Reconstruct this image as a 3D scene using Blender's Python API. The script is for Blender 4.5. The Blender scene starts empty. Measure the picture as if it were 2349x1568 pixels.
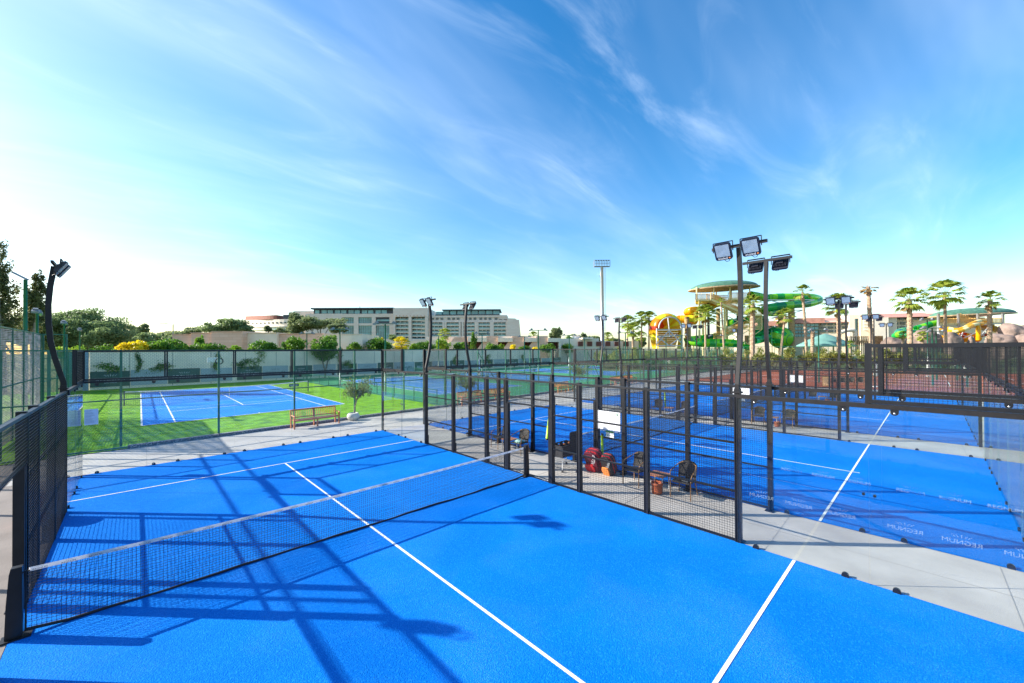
import bpy, math, random
from mathutils import Vector, Matrix, Euler
R = math.radians
random.seed(7)
SC = bpy.context.scene
COL = SC.collection
# ------------------------------------------------------------------ camera
FW = Vector((0.69188, 0.72198, 0.00737)); RT = Vector((0.72201, -0.69186, -0.00546)); UP = Vector((-0.00116, -0.0091, 0.99996))
CP = Vector((1.2023, -8.7385, 3.9242)); FP = 912.95
cd = bpy.data.cameras.new('camera'); cam = bpy.data.objects.new('camera', cd); COL.objects.link(cam)
M3 = Matrix((RT, UP, -FW)).transposed()
cam.matrix_world = Matrix.Translation(CP) @ M3.to_4x4()
cd.sensor_width = 36; cd.lens = 36 * FP / 2349; cd.shift_x = -9.61 / 2349; cd.shift_y = 13.17 / 2349
cd.clip_start = 0.05; cd.clip_end = 4000
SC.camera = cam
# ------------------------------------------------------------------ light
SUN_EL, SUN_AZ = 27.1, -43.2          # azimuth from +Y, clockwise positive
w = bpy.data.worlds.new('World'); SC.world = w; w.use_nodes = True
nt = w.node_tree; N = nt.nodes; L = nt.links; N.clear()
def nd(t, **k):
    n = N.new(t)
    for a, b in k.items(): setattr(n, a, b)
    return n
out = nd('ShaderNodeOutputWorld'); bg = nd('ShaderNodeBackground'); bg.inputs['Strength'].default_value = 0.15
sky = nd('ShaderNodeTexSky', sky_type='NISHITA', sun_disc=False, sun_elevation=R(SUN_EL), sun_rotation=R(SUN_AZ), altitude=0, air_density=1.0, dust_density=0.8, ozone_density=1.2)
hs = nd('ShaderNodeHueSaturation'); hs.inputs['Saturation'].default_value = 1.48; hs.inputs['Value'].default_value = 0.9; hs.inputs['Hue'].default_value = 0.5
tc = nd('ShaderNodeTexCoord'); sp = nd('ShaderNodeSeparateXYZ')
ad = nd('ShaderNodeMath', operation='ADD'); ad.inputs[1].default_value = 0.18
mx = nd('ShaderNodeMath', operation='MAXIMUM'); mx.inputs[1].default_value = 0.05
dx = nd('ShaderNodeMath', operation='DIVIDE'); dy = nd('ShaderNodeMath', operation='DIVIDE'); cb = nd('ShaderNodeCombineXYZ')
L.new(tc.outputs['Generated'], sp.inputs[0]); L.new(sp.outputs['Z'], ad.inputs[0]); L.new(ad.outputs[0], mx.inputs[0])
L.new(sp.outputs['X'], dx.inputs[0]); L.new(mx.outputs[0], dx.inputs[1]); L.new(sp.outputs['Y'], dy.inputs[0]); L.new(mx.outputs[0], dy.inputs[1])
L.new(dx.outputs[0], cb.inputs[0]); L.new(dy.outputs[0], cb.inputs[1])
def cloud(rot, scl, nscale, detail, distort, lo, hi, seed):
    mp = nd('ShaderNodeMapping'); mp.inputs['Rotation'].default_value = (0, 0, R(rot)); mp.inputs['Scale'].default_value = scl; mp.inputs['Location'].default_value = (seed, seed * .7, 0)
    nz = nd('ShaderNodeTexNoise'); nz.inputs['Scale'].default_value = nscale; nz.inputs['Detail'].default_value = detail; nz.inputs['Distortion'].default_value = distort; nz.inputs['Roughness'].default_value = .58
    mr = nd('ShaderNodeMapRange', interpolation_type='SMOOTHSTEP'); mr.inputs['From Min'].default_value = lo; mr.inputs['From Max'].default_value = hi
    L.new(cb.outputs[0], mp.inputs[0]); L.new(mp.outputs[0], nz.inputs['Vector']); L.new(nz.outputs['Fac'], mr.inputs['Value'])
    return mr.outputs[0]
c1 = cloud(38, (0.36, 1.3, 1), .8, 5, 0.5, .33, 1.0, 5.3)
c2 = cloud(30, (0.6, 2.0, 1), 2.0, 8, .9, .46, .98, 2.2)
c3 = cloud(10, (1, 1, 1), .5, 3, .3, .18, .66, 1.3)
m1 = nd('ShaderNodeMath', operation='MULTIPLY'); L.new(c1, m1.inputs[0]); L.new(c3, m1.inputs[1])
m2 = nd('ShaderNodeMath', operation='MULTIPLY'); L.new(c2, m2.inputs[0]); L.new(c3, m2.inputs[1])
m3 = nd('ShaderNodeMath', operation='MULTIPLY'); L.new(m2.outputs[0], m3.inputs[0]); m3.inputs[1].default_value = .8
m4 = nd('ShaderNodeMath', operation='ADD', use_clamp=True); L.new(m1.outputs[0], m4.inputs[0]); L.new(m3.outputs[0], m4.inputs[1])
m5 = nd('ShaderNodeMath', operation='MULTIPLY'); L.new(m4.outputs[0], m5.inputs[0]); m5.inputs[1].default_value = .55
mix = nd('ShaderNodeMix', data_type='RGBA'); mix.inputs['B'].default_value = (5.2, 5.9, 6.6, 1)
L.new(sky.outputs[0], hs.inputs['Color']); L.new(hs.outputs[0], mix.inputs['A']); L.new(m5.outputs[0], mix.inputs['Factor'])
L.new(mix.outputs['Result'], bg.inputs['Color']); L.new(bg.outputs[0], out.inputs['Surface'])
sl = bpy.data.lights.new('sun', 'SUN'); sl.energy = 5.0; sl.angle = R(0.5); sl.color = (1, .95, .86)
so = bpy.data.objects.new('sun', sl); COL.objects.link(so)
sd = Vector((math.sin(R(SUN_AZ)) * math.cos(R(SUN_EL)), math.cos(R(SUN_AZ)) * math.cos(R(SUN_EL)), math.sin(R(SUN_EL))))
so.rotation_euler = sd.to_track_quat('Z', 'Y').to_euler(); so.location = sd * 100
vs = SC.view_settings; vs.view_transform = 'Standard'; vs.look = 'None'; vs.gamma = 1; vs.exposure = 1.03
SC.render.engine = 'CYCLES'
cy = SC.cycles; cy.transparent_max_bounces = 96; cy.max_bounces = 6; cy.diffuse_bounces = 2; cy.glossy_bounces = 3; cy.transmission_bounces = 4; cy.use_denoising = True
cy.sample_clamp_indirect = 8; cy.caustics_reflective = False; cy.caustics_refractive = False
# ------------------------------------------------------------------ placing helpers
def ray(u, v): return FW + RT * ((u - 1184.11) / FP) - UP * ((v - 797.17) / FP)
def at(u, v, d): return CP + ray(u, v) * d
def g(u, v, z=0.0):
    r = ray(u, v); return CP + r * ((z - CP.z) / r.z)
def base(u, d, z=0.0):
    p = at(u, 804, d); return Vector((p.x, p.y, z))
def px(d): return d / FP                # metres per photo pixel at depth d
# ------------------------------------------------------------------ mesh builder
class MB:
    def __init__(s): s.v = []; s.f = []; s.mi = []; s.sm = []
    def add(s, vs, fs, mi=0, sm=False):
        o = len(s.v); s.v += [tuple(x) for x in vs]
        for f in fs: s.f.append([o + i for i in f]); s.mi.append(mi); s.sm.append(sm)
    def box(s, c, d, mi=0, rz=0.0, M=None):
        x, y, z = d[0] / 2, d[1] / 2, d[2] / 2
        P = [(-x, -y, -z), (x, -y, -z), (x, y, -z), (-x, y, -z), (-x, -y, z), (x, -y, z), (x, y, z), (-x, y, z)]
        T = M if M is not None else Matrix.Translation(c) @ Matrix.Rotation(rz, 4, 'Z')
        s.add([T @ Vector(p) for p in P], [(0, 3, 2, 1), (4, 5, 6, 7), (0, 1, 5, 4), (1, 2, 6, 5), (2, 3, 7, 6), (3, 0, 4, 7)], mi)
    def b2(s, x0, x1, y0, y1, z0, z1, mi=0): s.box(((x0 + x1) / 2, (y0 + y1) / 2, (z0 + z1) / 2), (abs(x1 - x0), abs(y1 - y0), abs(z1 - z0)), mi)
    def bar(s, p, q, w, h=None, mi=0, caps=True, up=(0, 0, 1)):
        p = Vector(p); q = Vector(q); h = h or w; a = (q - p).normalized(); up = Vector(up)
        if abs(a.dot(up)) > .98: up = Vector((1, 0, 0)) if abs(a.x) < .9 else Vector((0, 1, 0))
        r = a.cross(up).normalized(); u = r.cross(a)
        P = [e + r * i * w / 2 + u * j * h / 2 for e in (p, q) for i, j in ((-1, -1), (1, -1), (1, 1), (-1, 1))]
        F = [(0, 1, 5, 4), (1, 2, 6, 5), (2, 3, 7, 6), (3, 0, 4, 7)]
        if caps: F += [(0, 3, 2, 1), (4, 5, 6, 7)]
        s.add(P, F, mi)
    def tube(s, pts, r, n=8, mi=0, caps=True, mis=None, sm=True, arc=(0, 2 * math.pi), sq=1.0, up=(0, 0, 1)):
        pts = [Vector(p) for p in pts]; K = len(pts)
        rr = r if isinstance(r, (list, tuple)) else [r] * K
        full = abs(arc[1] - arc[0]) > 6.28
        m = n if full else n + 1; V = []
        pr = None
        for i, p in enumerate(pts):
            a = (pts[min(i + 1, K - 1)] - pts[max(i - 1, 0)]).normalized()
            if pr is None:
                u0 = Vector(up)
                if abs(a.dot(u0)) > .95: u0 = Vector((1, 0, 0))
                x = a.cross(u0).normalized()
            else: x = (pr - a * pr.dot(a)).normalized()
            pr = x; y = x.cross(a)
            for k in range(m):
                t = arc[0] + (arc[1] - arc[0]) * k / n
                V.append(p + x * math.cos(t) * rr[i] + y * math.sin(t) * rr[i] * sq)
        F = []; MI = []
        for i in range(K - 1):
            for k in range(n):
                k2 = (k + 1) % m
                F.append((i * m + k, i * m + k2, (i + 1) * m + k2, (i + 1) * m + k)); MI.append(mis(i) if mis else mi)
        o = len(s.v); s.v += [tuple(x) for x in V]
        for f, q in zip(F, MI): s.f.append([o + i for i in f]); s.mi.append(q); s.sm.append(sm)
        if caps and full:
            s.f.append([o + k for k in range(m)]); s.mi.append(mi); s.sm.append(False)
            s.f.append([o + (K - 1) * m + m - 1 - k for k in range(m)]); s.mi.append(mi); s.sm.append(False)
    def lathe(s, prof, c=(0, 0, 0), n=20, mi=0, sm=True, mis=None, sx=1, sy=1):
        V = []; K = len(prof)
        for r, z in prof:
            for k in range(n):
                t = 2 * math.pi * k / n; V.append((c[0] + r * sx * math.cos(t), c[1] + r * sy * math.sin(t), c[2] + z))
        o = len(s.v); s.v += V
        for i in range(K - 1):
            for k in range(n):
                k2 = (k + 1) % n
                s.f.append([o + i * n + k, o + i * n + k2, o + (i + 1) * n + k2, o + (i + 1) * n + k]); s.mi.append(mis(i, k) if mis else mi); s.sm.append(sm)
    def prism(s, poly, y0, y1, M=None, mi=0):
        n = len(poly); T = M or Matrix.Identity(4)
        V = [T @ Vector((x, y0, z)) for x, z in poly] + [T @ Vector((x, y1, z)) for x, z in poly]
        s.add(V, [list(range(n)), list(range(2 * n - 1, n - 1, -1))] + [(i, i + n, (i + 1) % n + n, (i + 1) % n) for i in range(n)], mi)
    def xf(s, M, start=0): s.v[start:] = [tuple(M @ Vector(p)) for p in s.v[start:]]
    def me(s, name, mats):
        m = bpy.data.meshes.new(name); m.from_pydata(s.v, [], s.f)
        for a in (mats if isinstance(mats, (list, tuple)) else [mats]): m.materials.append(a)
        m.polygons.foreach_set('material_index', s.mi); m.polygons.foreach_set('use_smooth', s.sm); m.update()
        return m
    def build(s, name, mats, parent=None, **k): return link(name, s.me(name, mats), parent, **k)
WM = {}
def link(name, me, parent=None, M=None, **k):
    o = bpy.data.objects.new(name, me); COL.objects.link(o)
    if M is not None: o.matrix_basis = M
    if parent is not None:
        o.parent = parent
        o.matrix_parent_inverse = WM.get(parent.name, Matrix.Identity(4)).inverted()
    return tag(o, **k)
def tag(o, label=None, cat=None, group=None, kind=None):
    if label: o['label'] = label
    if cat: o['category'] = cat
    if group: o['group'] = group
    if kind: o['kind'] = kind
    return o
def thing(name, label, cat, loc=(0, 0, 0), group=None):
    o = bpy.data.objects.new(name, None); COL.objects.link(o); o.location = loc; o.empty_display_size = .2
    WM[o.name] = Matrix.Translation(loc)
    return tag(o, label, cat, group)
def copy_tree(o, parent=None):
    c = o.copy(); COL.objects.link(c); c.parent = parent
    for ch in list(KIDS(o)): copy_tree(ch, c)
    return c
def KIDS(o): return [x for x in bpy.data.objects if x.parent == o] if o.name not in KC else KC[o.name]
KC = {}
def freeze(o):                                   # remember children so copies are cheap
    KC[o.name] = [x for x in bpy.data.objects if x.parent == o]
    for c in KC[o.name]: freeze(c)
def place(proto, used, loc, rz=0, label=None, group=None, s=None):
    """the first call moves the prototype itself, later ones copy it"""
    if not used: freeze(proto); o = proto; used.append(1)
    else: o = copy_tree(proto)
    o.location = loc; o.rotation_euler = (0, 0, rz)
    if s: o.scale = (s, s, s)
    return tag(o, label, None, group)
# ------------------------------------------------------------------ text
TX = {}
def text_geo(body, size, wx=1.0):
    key = (body, size, wx)
    if key in TX: return TX[key]
    cu = bpy.data.curves.new('lettering', 'FONT'); cu.body = body; cu.size = size; cu.align_x = 'CENTER'; cu.align_y = 'CENTER'; cu.resolution_u = 3
    o = bpy.data.objects.new('lettering', cu); COL.objects.link(o)
    dg = bpy.context.evaluated_depsgraph_get(); dg.update()
    m = bpy.data.meshes.new_from_object(o.evaluated_get(dg))
    V = [(v.co.x * wx, 0.0, v.co.y) for v in m.vertices]; F = [list(p.vertices) for p in m.polygons]
    bpy.data.objects.remove(o); bpy.data.curves.remove(cu); bpy.data.meshes.remove(m)
    TX[key] = (V, F); return V, F
def put_text(mb, body, size, M, mi=0, wx=1.0):
    V, F = text_geo(body, size, wx); mb.add([M @ Vector(v) for v in V], F, mi)
def crest(mb, M, wd, mi=0):
    """the five-stroke crown with dots over the wordmark, wd wide"""
    for i, k in enumerate((-2, -1, 0, 1, 2)):
        x = k * wd * .2; lean = k * wd * .045; h = wd * (.24 if k else .3)
        a = M @ Vector((x, 0, 0)); b = M @ Vector((x + lean, 0, h * .62)); w_ = wd * .035
        r = (M.to_3x3() @ Vector((1, 0, 0))) * w_
        mb.add([a - r * .4, a + r * .4, b + r, b - r], [(0, 1, 2, 3)], mi)
        c = Vector((x + lean * 1.5 + (wd * .05 * (1 if k > 0 else -1) if k else 0), 0, h * .8)); q = wd * .04
        mb.add([M @ (c + Vector((math.cos(t) * q, 0, math.sin(t) * q))) for t in [j * math.pi / 3 for j in range(6)]], [tuple(range(6))], mi)
def wordmark(mb, M, wd, mi=0):
    put_text(mb, 'REGNUM', wd * .225, M, mi, 1.12)
    crest(mb, M @ Matrix.Translation((0, 0, wd * .16)), wd * .42, mi)
# ------------------------------------------------------------------ materials
def mat(name, col, rough=.6, var=.0, vscale=2.0, bump=0.0, bscale=20.0, metal=0.0, col2=None, spec=.5, detail=4, thr=(.35, .65), stretch=None, coord='W', trans=0.0):
    m = bpy.data.materials.new(name); m.use_nodes = True; t = m.node_tree; n = t.nodes; b = n['Principled BSDF']
    b.inputs['Roughness'].default_value = rough; b.inputs['Metallic'].default_value = metal
    b.inputs['Specular IOR Level'].default_value = spec
    c = (col[0], col[1], col[2], 1); b.inputs['Base Color'].default_value = c
    geo = n.new('ShaderNodeNewGeometry'); vec = geo.outputs['Position']
    if coord == 'O': tcn = n.new('ShaderNodeTexCoord'); vec = tcn.outputs['Object']
    if stretch:
        mp = n.new('ShaderNodeMapping'); mp.inputs['Scale'].default_value = stretch; t.links.new(vec, mp.inputs[0]); vec = mp.outputs[0]
    if var or col2:
        nz = n.new('ShaderNodeTexNoise'); nz.inputs['Scale'].default_value = vscale; nz.inputs['Detail'].default_value = detail
        t.links.new(vec, nz.inputs['Vector'])
        mr = n.new('ShaderNodeMapRange'); mr.inputs['From Min'].default_value = thr[0]; mr.inputs['From Max'].default_value = thr[1]
        t.links.new(nz.outputs['Fac'], mr.inputs['Value'])
        mx = n.new('ShaderNodeMix'); mx.data_type = 'RGBA'
        d = col2 or tuple(x * (1 + var) for x in col); a = col if col2 else tuple(x * (1 - var) for x in col)
        mx.inputs['A'].default_value = (*a[:3], 1); mx.inputs['B'].default_value = (*d[:3], 1)
        t.links.new(mr.outputs[0], mx.inputs['Factor']); t.links.new(mx.outputs['Result'], b.inputs['Base Color'])
    if bump:
        nb = n.new('ShaderNodeTexNoise'); nb.inputs['Scale'].default_value = bscale; nb.inputs['Detail'].default_value = 3
        t.links.new(vec, nb.inputs['Vector']); bp = n.new('ShaderNodeBump'); bp.inputs['Strength'].default_value = bump; bp.inputs['Distance'].default_value = .02
        t.links.new(nb.outputs['Fac'], bp.inputs['Height']); t.links.new(bp.outputs[0], b.inputs['Normal'])
    if trans:
        o = n['Material Output']; tr = n.new('ShaderNodeBsdfTranslucent'); ms = n.new('ShaderNodeMixShader'); ms.inputs[0].default_value = trans
        src = b.inputs['Base Color'].links
        if src: t.links.new(src[0].from_socket, tr.inputs['Color'])
        else: tr.inputs['Color'].default_value = c
        t.links.new(b.outputs[0], ms.inputs[1]); t.links.new(tr.outputs[0], ms.inputs[2]); t.links.new(ms.outputs[0], o.inputs['Surface'])
    return m
def speckle(m, scale, amt, col, thr=(.6, .75), big=None):
    """fine grains of another colour mixed over the base colour"""
    t = m.node_tree; n = t.nodes; b = n['Principled BSDF']; geo = n.new('ShaderNodeNewGeometry')
    nz = n.new('ShaderNodeTexNoise'); nz.inputs['Scale'].default_value = scale; nz.inputs['Detail'].default_value = 2; nz.inputs['Roughness'].default_value = .7
    t.links.new(geo.outputs['Position'], nz.inputs['Vector'])
    mr = n.new('ShaderNodeMapRange'); mr.inputs['From Min'].default_value = thr[0]; mr.inputs['From Max'].default_value = thr[1]; mr.inputs['To Max'].default_value = amt
    t.links.new(nz.outputs['Fac'], mr.inputs['Value']); fac = mr.outputs[0]
    if big:
        n2 = n.new('ShaderNodeTexNoise'); n2.inputs['Scale'].default_value = big; n2.inputs['Detail'].default_value = 5; n2.inputs['Distortion'].default_value = .6
        t.links.new(geo.outputs['Position'], n2.inputs['Vector'])
        r2 = n.new('ShaderNodeMapRange'); r2.inputs['From Min'].default_value = .48; r2.inputs['From Max'].default_value = .75; t.links.new(n2.outputs['Fac'], r2.inputs['Value'])
        mm = n.new('ShaderNodeMath'); mm.operation = 'MULTIPLY'; t.links.new(fac, mm.inputs[0]); t.links.new(r2.outputs[0], mm.inputs[1]); fac = mm.outputs[0]
    mx = n.new('ShaderNodeMix'); mx.data_type = 'RGBA'; mx.inputs['B'].default_value = (*col, 1)
    src = b.inputs['Base Color'].links
    if src: t.links.new(src[0].from_socket, mx.inputs['A'])
    else: mx.inputs['A'].default_value = b.inputs['Base Color'].default_value
    t.links.new(fac, mx.inputs['Factor']); t.links.new(mx.outputs['Result'], b.inputs['Base Color'])
    return m
def glass(name, tint, f0=1.5, rough=0.0):
    m = bpy.data.materials.new(name); m.use_nodes = True; t = m.node_tree; n = t.nodes; n.remove(n['Principled BSDF'])
    tr = n.new('ShaderNodeBsdfTransparent'); tr.inputs[0].default_value = (*tint, 1); gl = n.new('ShaderNodeBsdfGlossy'); gl.inputs['Roughness'].default_value = rough
    geo = n.new('ShaderNodeNewGeometry'); io = n.new('ShaderNodeMapRange'); io.inputs['To Min'].default_value = f0; io.inputs['To Max'].default_value = 1 / f0
    fr = n.new('ShaderNodeFresnel'); t.links.new(geo.outputs['Backfacing'], io.inputs['Value']); t.links.new(io.outputs[0], fr.inputs[0]); ms = n.new('ShaderNodeMixShader')
    t.links.new(fr.outputs[0], ms.inputs[0]); t.links.new(tr.outputs[0], ms.inputs[1]); t.links.new(gl.outputs[0], ms.inputs[2]); t.links.new(ms.outputs[0], n['Material Output'].inputs['Surface'])
    return m
def masonry(name, c1, c2, mortar, scale=1.0, bw=1.2, bh=.4):
    m = bpy.data.materials.new(name); m.use_nodes = True; t = m.node_tree; n = t.nodes; b = n['Principled BSDF']; b.inputs['Roughness'].default_value = .85
    tcn = n.new('ShaderNodeTexCoord'); sx = n.new('ShaderNodeSeparateXYZ'); ad = n.new('ShaderNodeMath'); cb_ = n.new('ShaderNodeCombineXYZ')
    t.links.new(tcn.outputs['Object'], sx.inputs[0]); t.links.new(sx.outputs[0], ad.inputs[0]); t.links.new(sx.outputs[1], ad.inputs[1]); t.links.new(ad.outputs[0], cb_.inputs[0]); t.links.new(sx.outputs[2], cb_.inputs[1])
    br = n.new('ShaderNodeTexBrick'); br.inputs['Color1'].default_value = (*c1, 1); br.inputs['Color2'].default_value = (*c2, 1); br.inputs['Mortar'].default_value = (*mortar, 1)
    br.inputs['Scale'].default_value = scale; br.inputs['Brick Width'].default_value = bw; br.inputs['Row Height'].default_value = bh; br.inputs['Mortar Size'].default_value = .015
    t.links.new(cb_.outputs[0], br.inputs['Vector'])
    nz = n.new('ShaderNodeTexNoise'); nz.inputs['Scale'].default_value = 1.3; nz.inputs['Detail'].default_value = 6
    mx = n.new('ShaderNodeMix'); mx.data_type = 'RGBA'; mx.blend_type = 'MULTIPLY'; mx.inputs['Factor'].default_value = .5
    t.links.new(tcn.outputs['Object'], nz.inputs['Vector']); t.links.new(br.outputs['Color'], mx.inputs['A']); t.links.new(nz.outputs['Color'], mx.inputs['B'])
    hsn = n.new('ShaderNodeHueSaturation'); hsn.inputs['Value'].default_value = 1.3; t.links.new(mx.outputs['Result'], hsn.inputs['Color']); 
    t.links.new(br.outputs['Color'], b.inputs['Base Color'])
    return m
K = {}
K['turf'] = speckle(mat('blue turf', (.001, .165, .62), .85, var=.08, vscale=.55, bump=.8, bscale=60, spec=.04, detail=8), 42, .6, (.02, .30, .85), thr=(.5, .72))
speckle(K['turf'], 120, .6, (.18, .42, .82), thr=(.5, .72), big=.55)
K['line'] = mat('white line', (.80, .80, .78), .8, var=.06, vscale=30, bump=.3, bscale=90)
K['line'] = speckle(K['line'], 45, .75, (.10, .28, .70), thr=(.54, .7), big=1.1)
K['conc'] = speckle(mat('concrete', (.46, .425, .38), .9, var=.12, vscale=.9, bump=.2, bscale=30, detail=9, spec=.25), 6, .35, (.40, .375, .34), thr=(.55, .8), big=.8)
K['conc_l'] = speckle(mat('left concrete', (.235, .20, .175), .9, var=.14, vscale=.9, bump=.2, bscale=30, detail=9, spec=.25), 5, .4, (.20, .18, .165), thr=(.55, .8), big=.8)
K['grass'] = speckle(mat('green turf', (.135, .325, .010), .9, var=.34, vscale=1.6, bump=.6, bscale=60, spec=.1, detail=8), 24, .7, (.30, .50, .03), thr=(.5, .7))
K['tblue'] = speckle(mat('tennis blue', (.008, .21, .68), .85, var=.12, vscale=.4, spec=.15, detail=8), 20, .35, (.09, .28, .68), thr=(.5, .7), big=.5)
K['tblue2'] = mat('hard court blue', (.04, .18, .46), .8, var=.12, vscale=.5, spec=.2)
K['tgreen'] = mat('hard court green', (.05, .27, .115), .8, var=.14, vscale=.35, spec=.2)
K['teal'] = mat('hard court pale teal', (.06, .36, .33), .8, var=.10, vscale=.6, spec=.2)
K['clay'] = mat('red clay', (.40, .115, .06), .9, var=.12, vscale=.5, spec=.1)
K['soil'] = mat('dry ground', (.16, .15, .08), .95, var=.25, vscale=.08, col2=(.07, .11, .03), spec=.1)
K['kerb'] = speckle(mat('pebble kerb', (.09, .095, .10), .9, bump=.8, bscale=30), 28, .9, (.45, .45, .45), thr=(.52, .6))
K['black'] = mat('black steel', (.009, .0095, .012), .42, var=.2, vscale=6, spec=.35, coord='O')
K['brown'] = mat('dark bronze steel', (.016, .0145, .0145), .5, var=.15, vscale=8, spec=.25, metal=.0, coord='O')
K['wire'] = mat('black wire', (.007, .007, .009), .4, spec=.45)
K['gpost'] = mat('green steel', (.012, .12, .075), .4, var=.15, vscale=4)
K['gwire'] = mat('green wire', (.03, .16, .11), .5, spec=.5)
K['glass'] = glass('clear glass', (.975, .992, .988), 1.5)
K['hglass'] = mat('teal window glass', (.10, .31, .32), .12, var=.3, vscale=.3, spec=.9)
K['dglass'] = mat('dark window glass', (.02, .045, .055), .1, var=.4, vscale=.4, spec=.9)
K['clamp'] = mat('black clamp', (.008, .008, .01), .35)
K['steel'] = mat('bright steel', (.55, .55, .55), .3, metal=.9)
K['white'] = mat('white paint', (.78, .78, .76), .55, var=.04, vscale=3)
K['sticker'] = mat('white sticker', (.66, .70, .74), .7)
K['etch'] = mat('etched film', (.55, .62, .70), .7)
_t = K['etch'].node_tree; _m = _t.nodes.new('ShaderNodeMixShader'); _m.inputs[0].default_value = .28; _p = _t.nodes.new('ShaderNodeBsdfTransparent'); _t.links.new(_p.outputs[0], _m.inputs[1]); _t.links.new(_t.nodes['Principled BSDF'].outputs[0], _m.inputs[2]); _t.links.new(_m.outputs[0], _t.nodes['Material Output'].inputs['Surface'])
K['ink'] = mat('dark ink', (.02, .05, .06), .6)
K['band'] = mat('net band', (.72, .72, .74), .7, var=.03, vscale=8, trans=.45)
K['net'] = mat('net cord', (.012, .014, .02), .7)
K['wood'] = mat('teak', (.55, .20, .06), .5, var=.25, vscale=4, stretch=(1, 8, 8), coord='O', spec=.5)
K['pot'] = mat('white pot', (.62, .60, .55), .8, var=.08, vscale=6, bump=.3, bscale=25)
K['earth'] = mat('potting soil', (.06, .04, .03), .95)
K['bark'] = mat('bark', (.26, .20, .15), .9, var=.35, vscale=9, bump=.6, bscale=14)
K['barkp'] = mat('palm bark', (.42, .29, .19), .9, var=.4, vscale=5, bump=.8, bscale=9, stretch=(1, 1, 5))
def leaf(name, a, b, vs=1.2, tr=.45): return mat(name, a, .5, col2=b, vscale=vs, spec=.35, trans=tr, detail=3)
K['olive'] = leaf('olive leaves', (.11, .17, .06), (.26, .32, .12), 5)
K['shrub'] = leaf('shrub leaves', (.045, .14, .018), (.19, .34, .03), .9)
K['shrub2'] = leaf('bright shrub leaves', (.14, .30, .02), (.36, .48, .04), .9)
K['yellow'] = leaf('yellow leaves', (.75, .56, .01), (.85, .72, .03), .9)
K['pine'] = leaf('pine needles', (.14, .21, .08), (.29, .37, .15), .35)
K['pine2'] = leaf('far tree leaves', (.15, .20, .09), (.30, .35, .15), .25)
K['euca'] = leaf('dark leaves', (.08, .10, .04), (.22, .22, .08), .5)
K['palm'] = leaf('palm fronds', (.19, .30, .03), (.46, .50, .08), .8)
K['dead'] = leaf('dead fronds', (.36, .22, .08), (.48, .33, .14), .8)
K['bamboo'] = leaf('hedge leaves', (.15, .19, .035), (.36, .36, .09), .6)
K['wall'] = mat('white render wall', (.86, .71, .54), .85, var=.08, vscale=.6, detail=8, bump=.1, bscale=8)
K['bluewall'] = mat('blue grey screen', (.30, .38, .46), .8, var=.06)
K['bangreen'] = mat('dark green banner', (.035, .095, .075), .6, var=.08, vscale=.8)
K['banwhite'] = mat('pale banner', (.36, .42, .43), .6, var=.06, vscale=.8)
K['screen'] = mat('windbreak slats', (.52, .43, .40), .8, var=.2, vscale=3, trans=.3)
K['stone'] = masonry('travertine', (.70, .44, .30), (.76, .52, .38), (.56, .36, .25), 1.0, 1.4, .45)
K['stone2'] = masonry('pale hotel stone', (.80, .64, .52), (.84, .71, .59), (.66, .54, .44), .5, 1.4, .45)
K['cream'] = mat('cream render', (.84, .73, .58), .85, var=.05, vscale=.4)
K['cream2'] = mat('warm plaster', (.86, .69, .49), .85, var=.06, vscale=.4)
K['redroof'] = mat('red roof', (.55, .26, .19), .8, var=.12, vscale=.6)
K['redslat'] = mat('red slats', (.28, .085, .05), .7, var=.15, vscale=1)
K['maroon'] = mat('maroon recess', (.16, .045, .03), .7)
K['dgrey'] = mat('dark grey cladding', (.055, .065, .075), .6)
K['lgrey'] = mat('pale grey metal', (.55, .56, .57), .45, metal=.3, var=.06)
K['spy'] = mat('yellow fibreglass', (.88, .50, .012), .22, trans=.35, var=.1, vscale=.4)
K['spyl'] = mat('lemon fibreglass', (.88, .72, .02), .22, var=.1, vscale=.4)
K['spo'] = mat('orange fibreglass', (.88, .28, .01), .25, trans=.35, var=.1, vscale=.4)
K['spr'] = mat('red fibreglass', (.62, .05, .01), .25, trans=.45)
K['spg'] = mat('green fibreglass', (.02, .46, .09), .22, trans=.35, var=.1, vscale=.4)
K['spl'] = mat('lime fibreglass', (.28, .76, .04), .22, trans=.35, var=.1, vscale=.4)
K['spd'] = mat('deep green fibreglass', (.01, .30, .12), .22, trans=.35, var=.1, vscale=.4)
K['ysteel'] = mat('cream yellow steel', (.80, .66, .28), .5, var=.08, vscale=1)
K['rail'] = mat('timber railing', (.82, .46, .13), .7, var=.2, vscale=2)
K['groof'] = mat('green shingle roof', (.075, .19, .125), .7, var=.25, vscale=1.6, bump=.3, bscale=5)
K['tealroof'] = mat('teal canvas roof', (.16, .34, .29), .7, var=.1, vscale=.6)
K['rock'] = mat('pink grey rock', (.23, .165, .135), .9, var=.3, vscale=.6, bump=1.0, bscale=1.6, detail=8)
K['log'] = mat('log column', (.42, .26, .11), .8, var=.3, vscale=1.2, stretch=(1, 1, 4), bump=.6, bscale=3)
K['rattan'] = mat('dark rattan', (.014, .011, .009), .55, var=.5, vscale=60, bump=.8, bscale=70, coord='O')
K['cane'] = mat('cane legs', (.26, .13, .045), .5, var=.35, vscale=25, coord='O')
K['tabletop'] = mat('terracotta table', (.42, .16, .07), .45, var=.3, vscale=14, coord='O')
K['terra'] = mat('terracotta bin', (.36, .085, .03), .55, var=.2, vscale=6, coord='O')
K['redbag'] = mat('red fabric', (.50, .012, .018), .55, var=.12, vscale=20, bump=.3, bscale=30, coord='O')
K['blackbag'] = mat('black fabric', (.014, .013, .016), .7, var=.2, vscale=20, bump=.3, bscale=30, coord='O')
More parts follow.
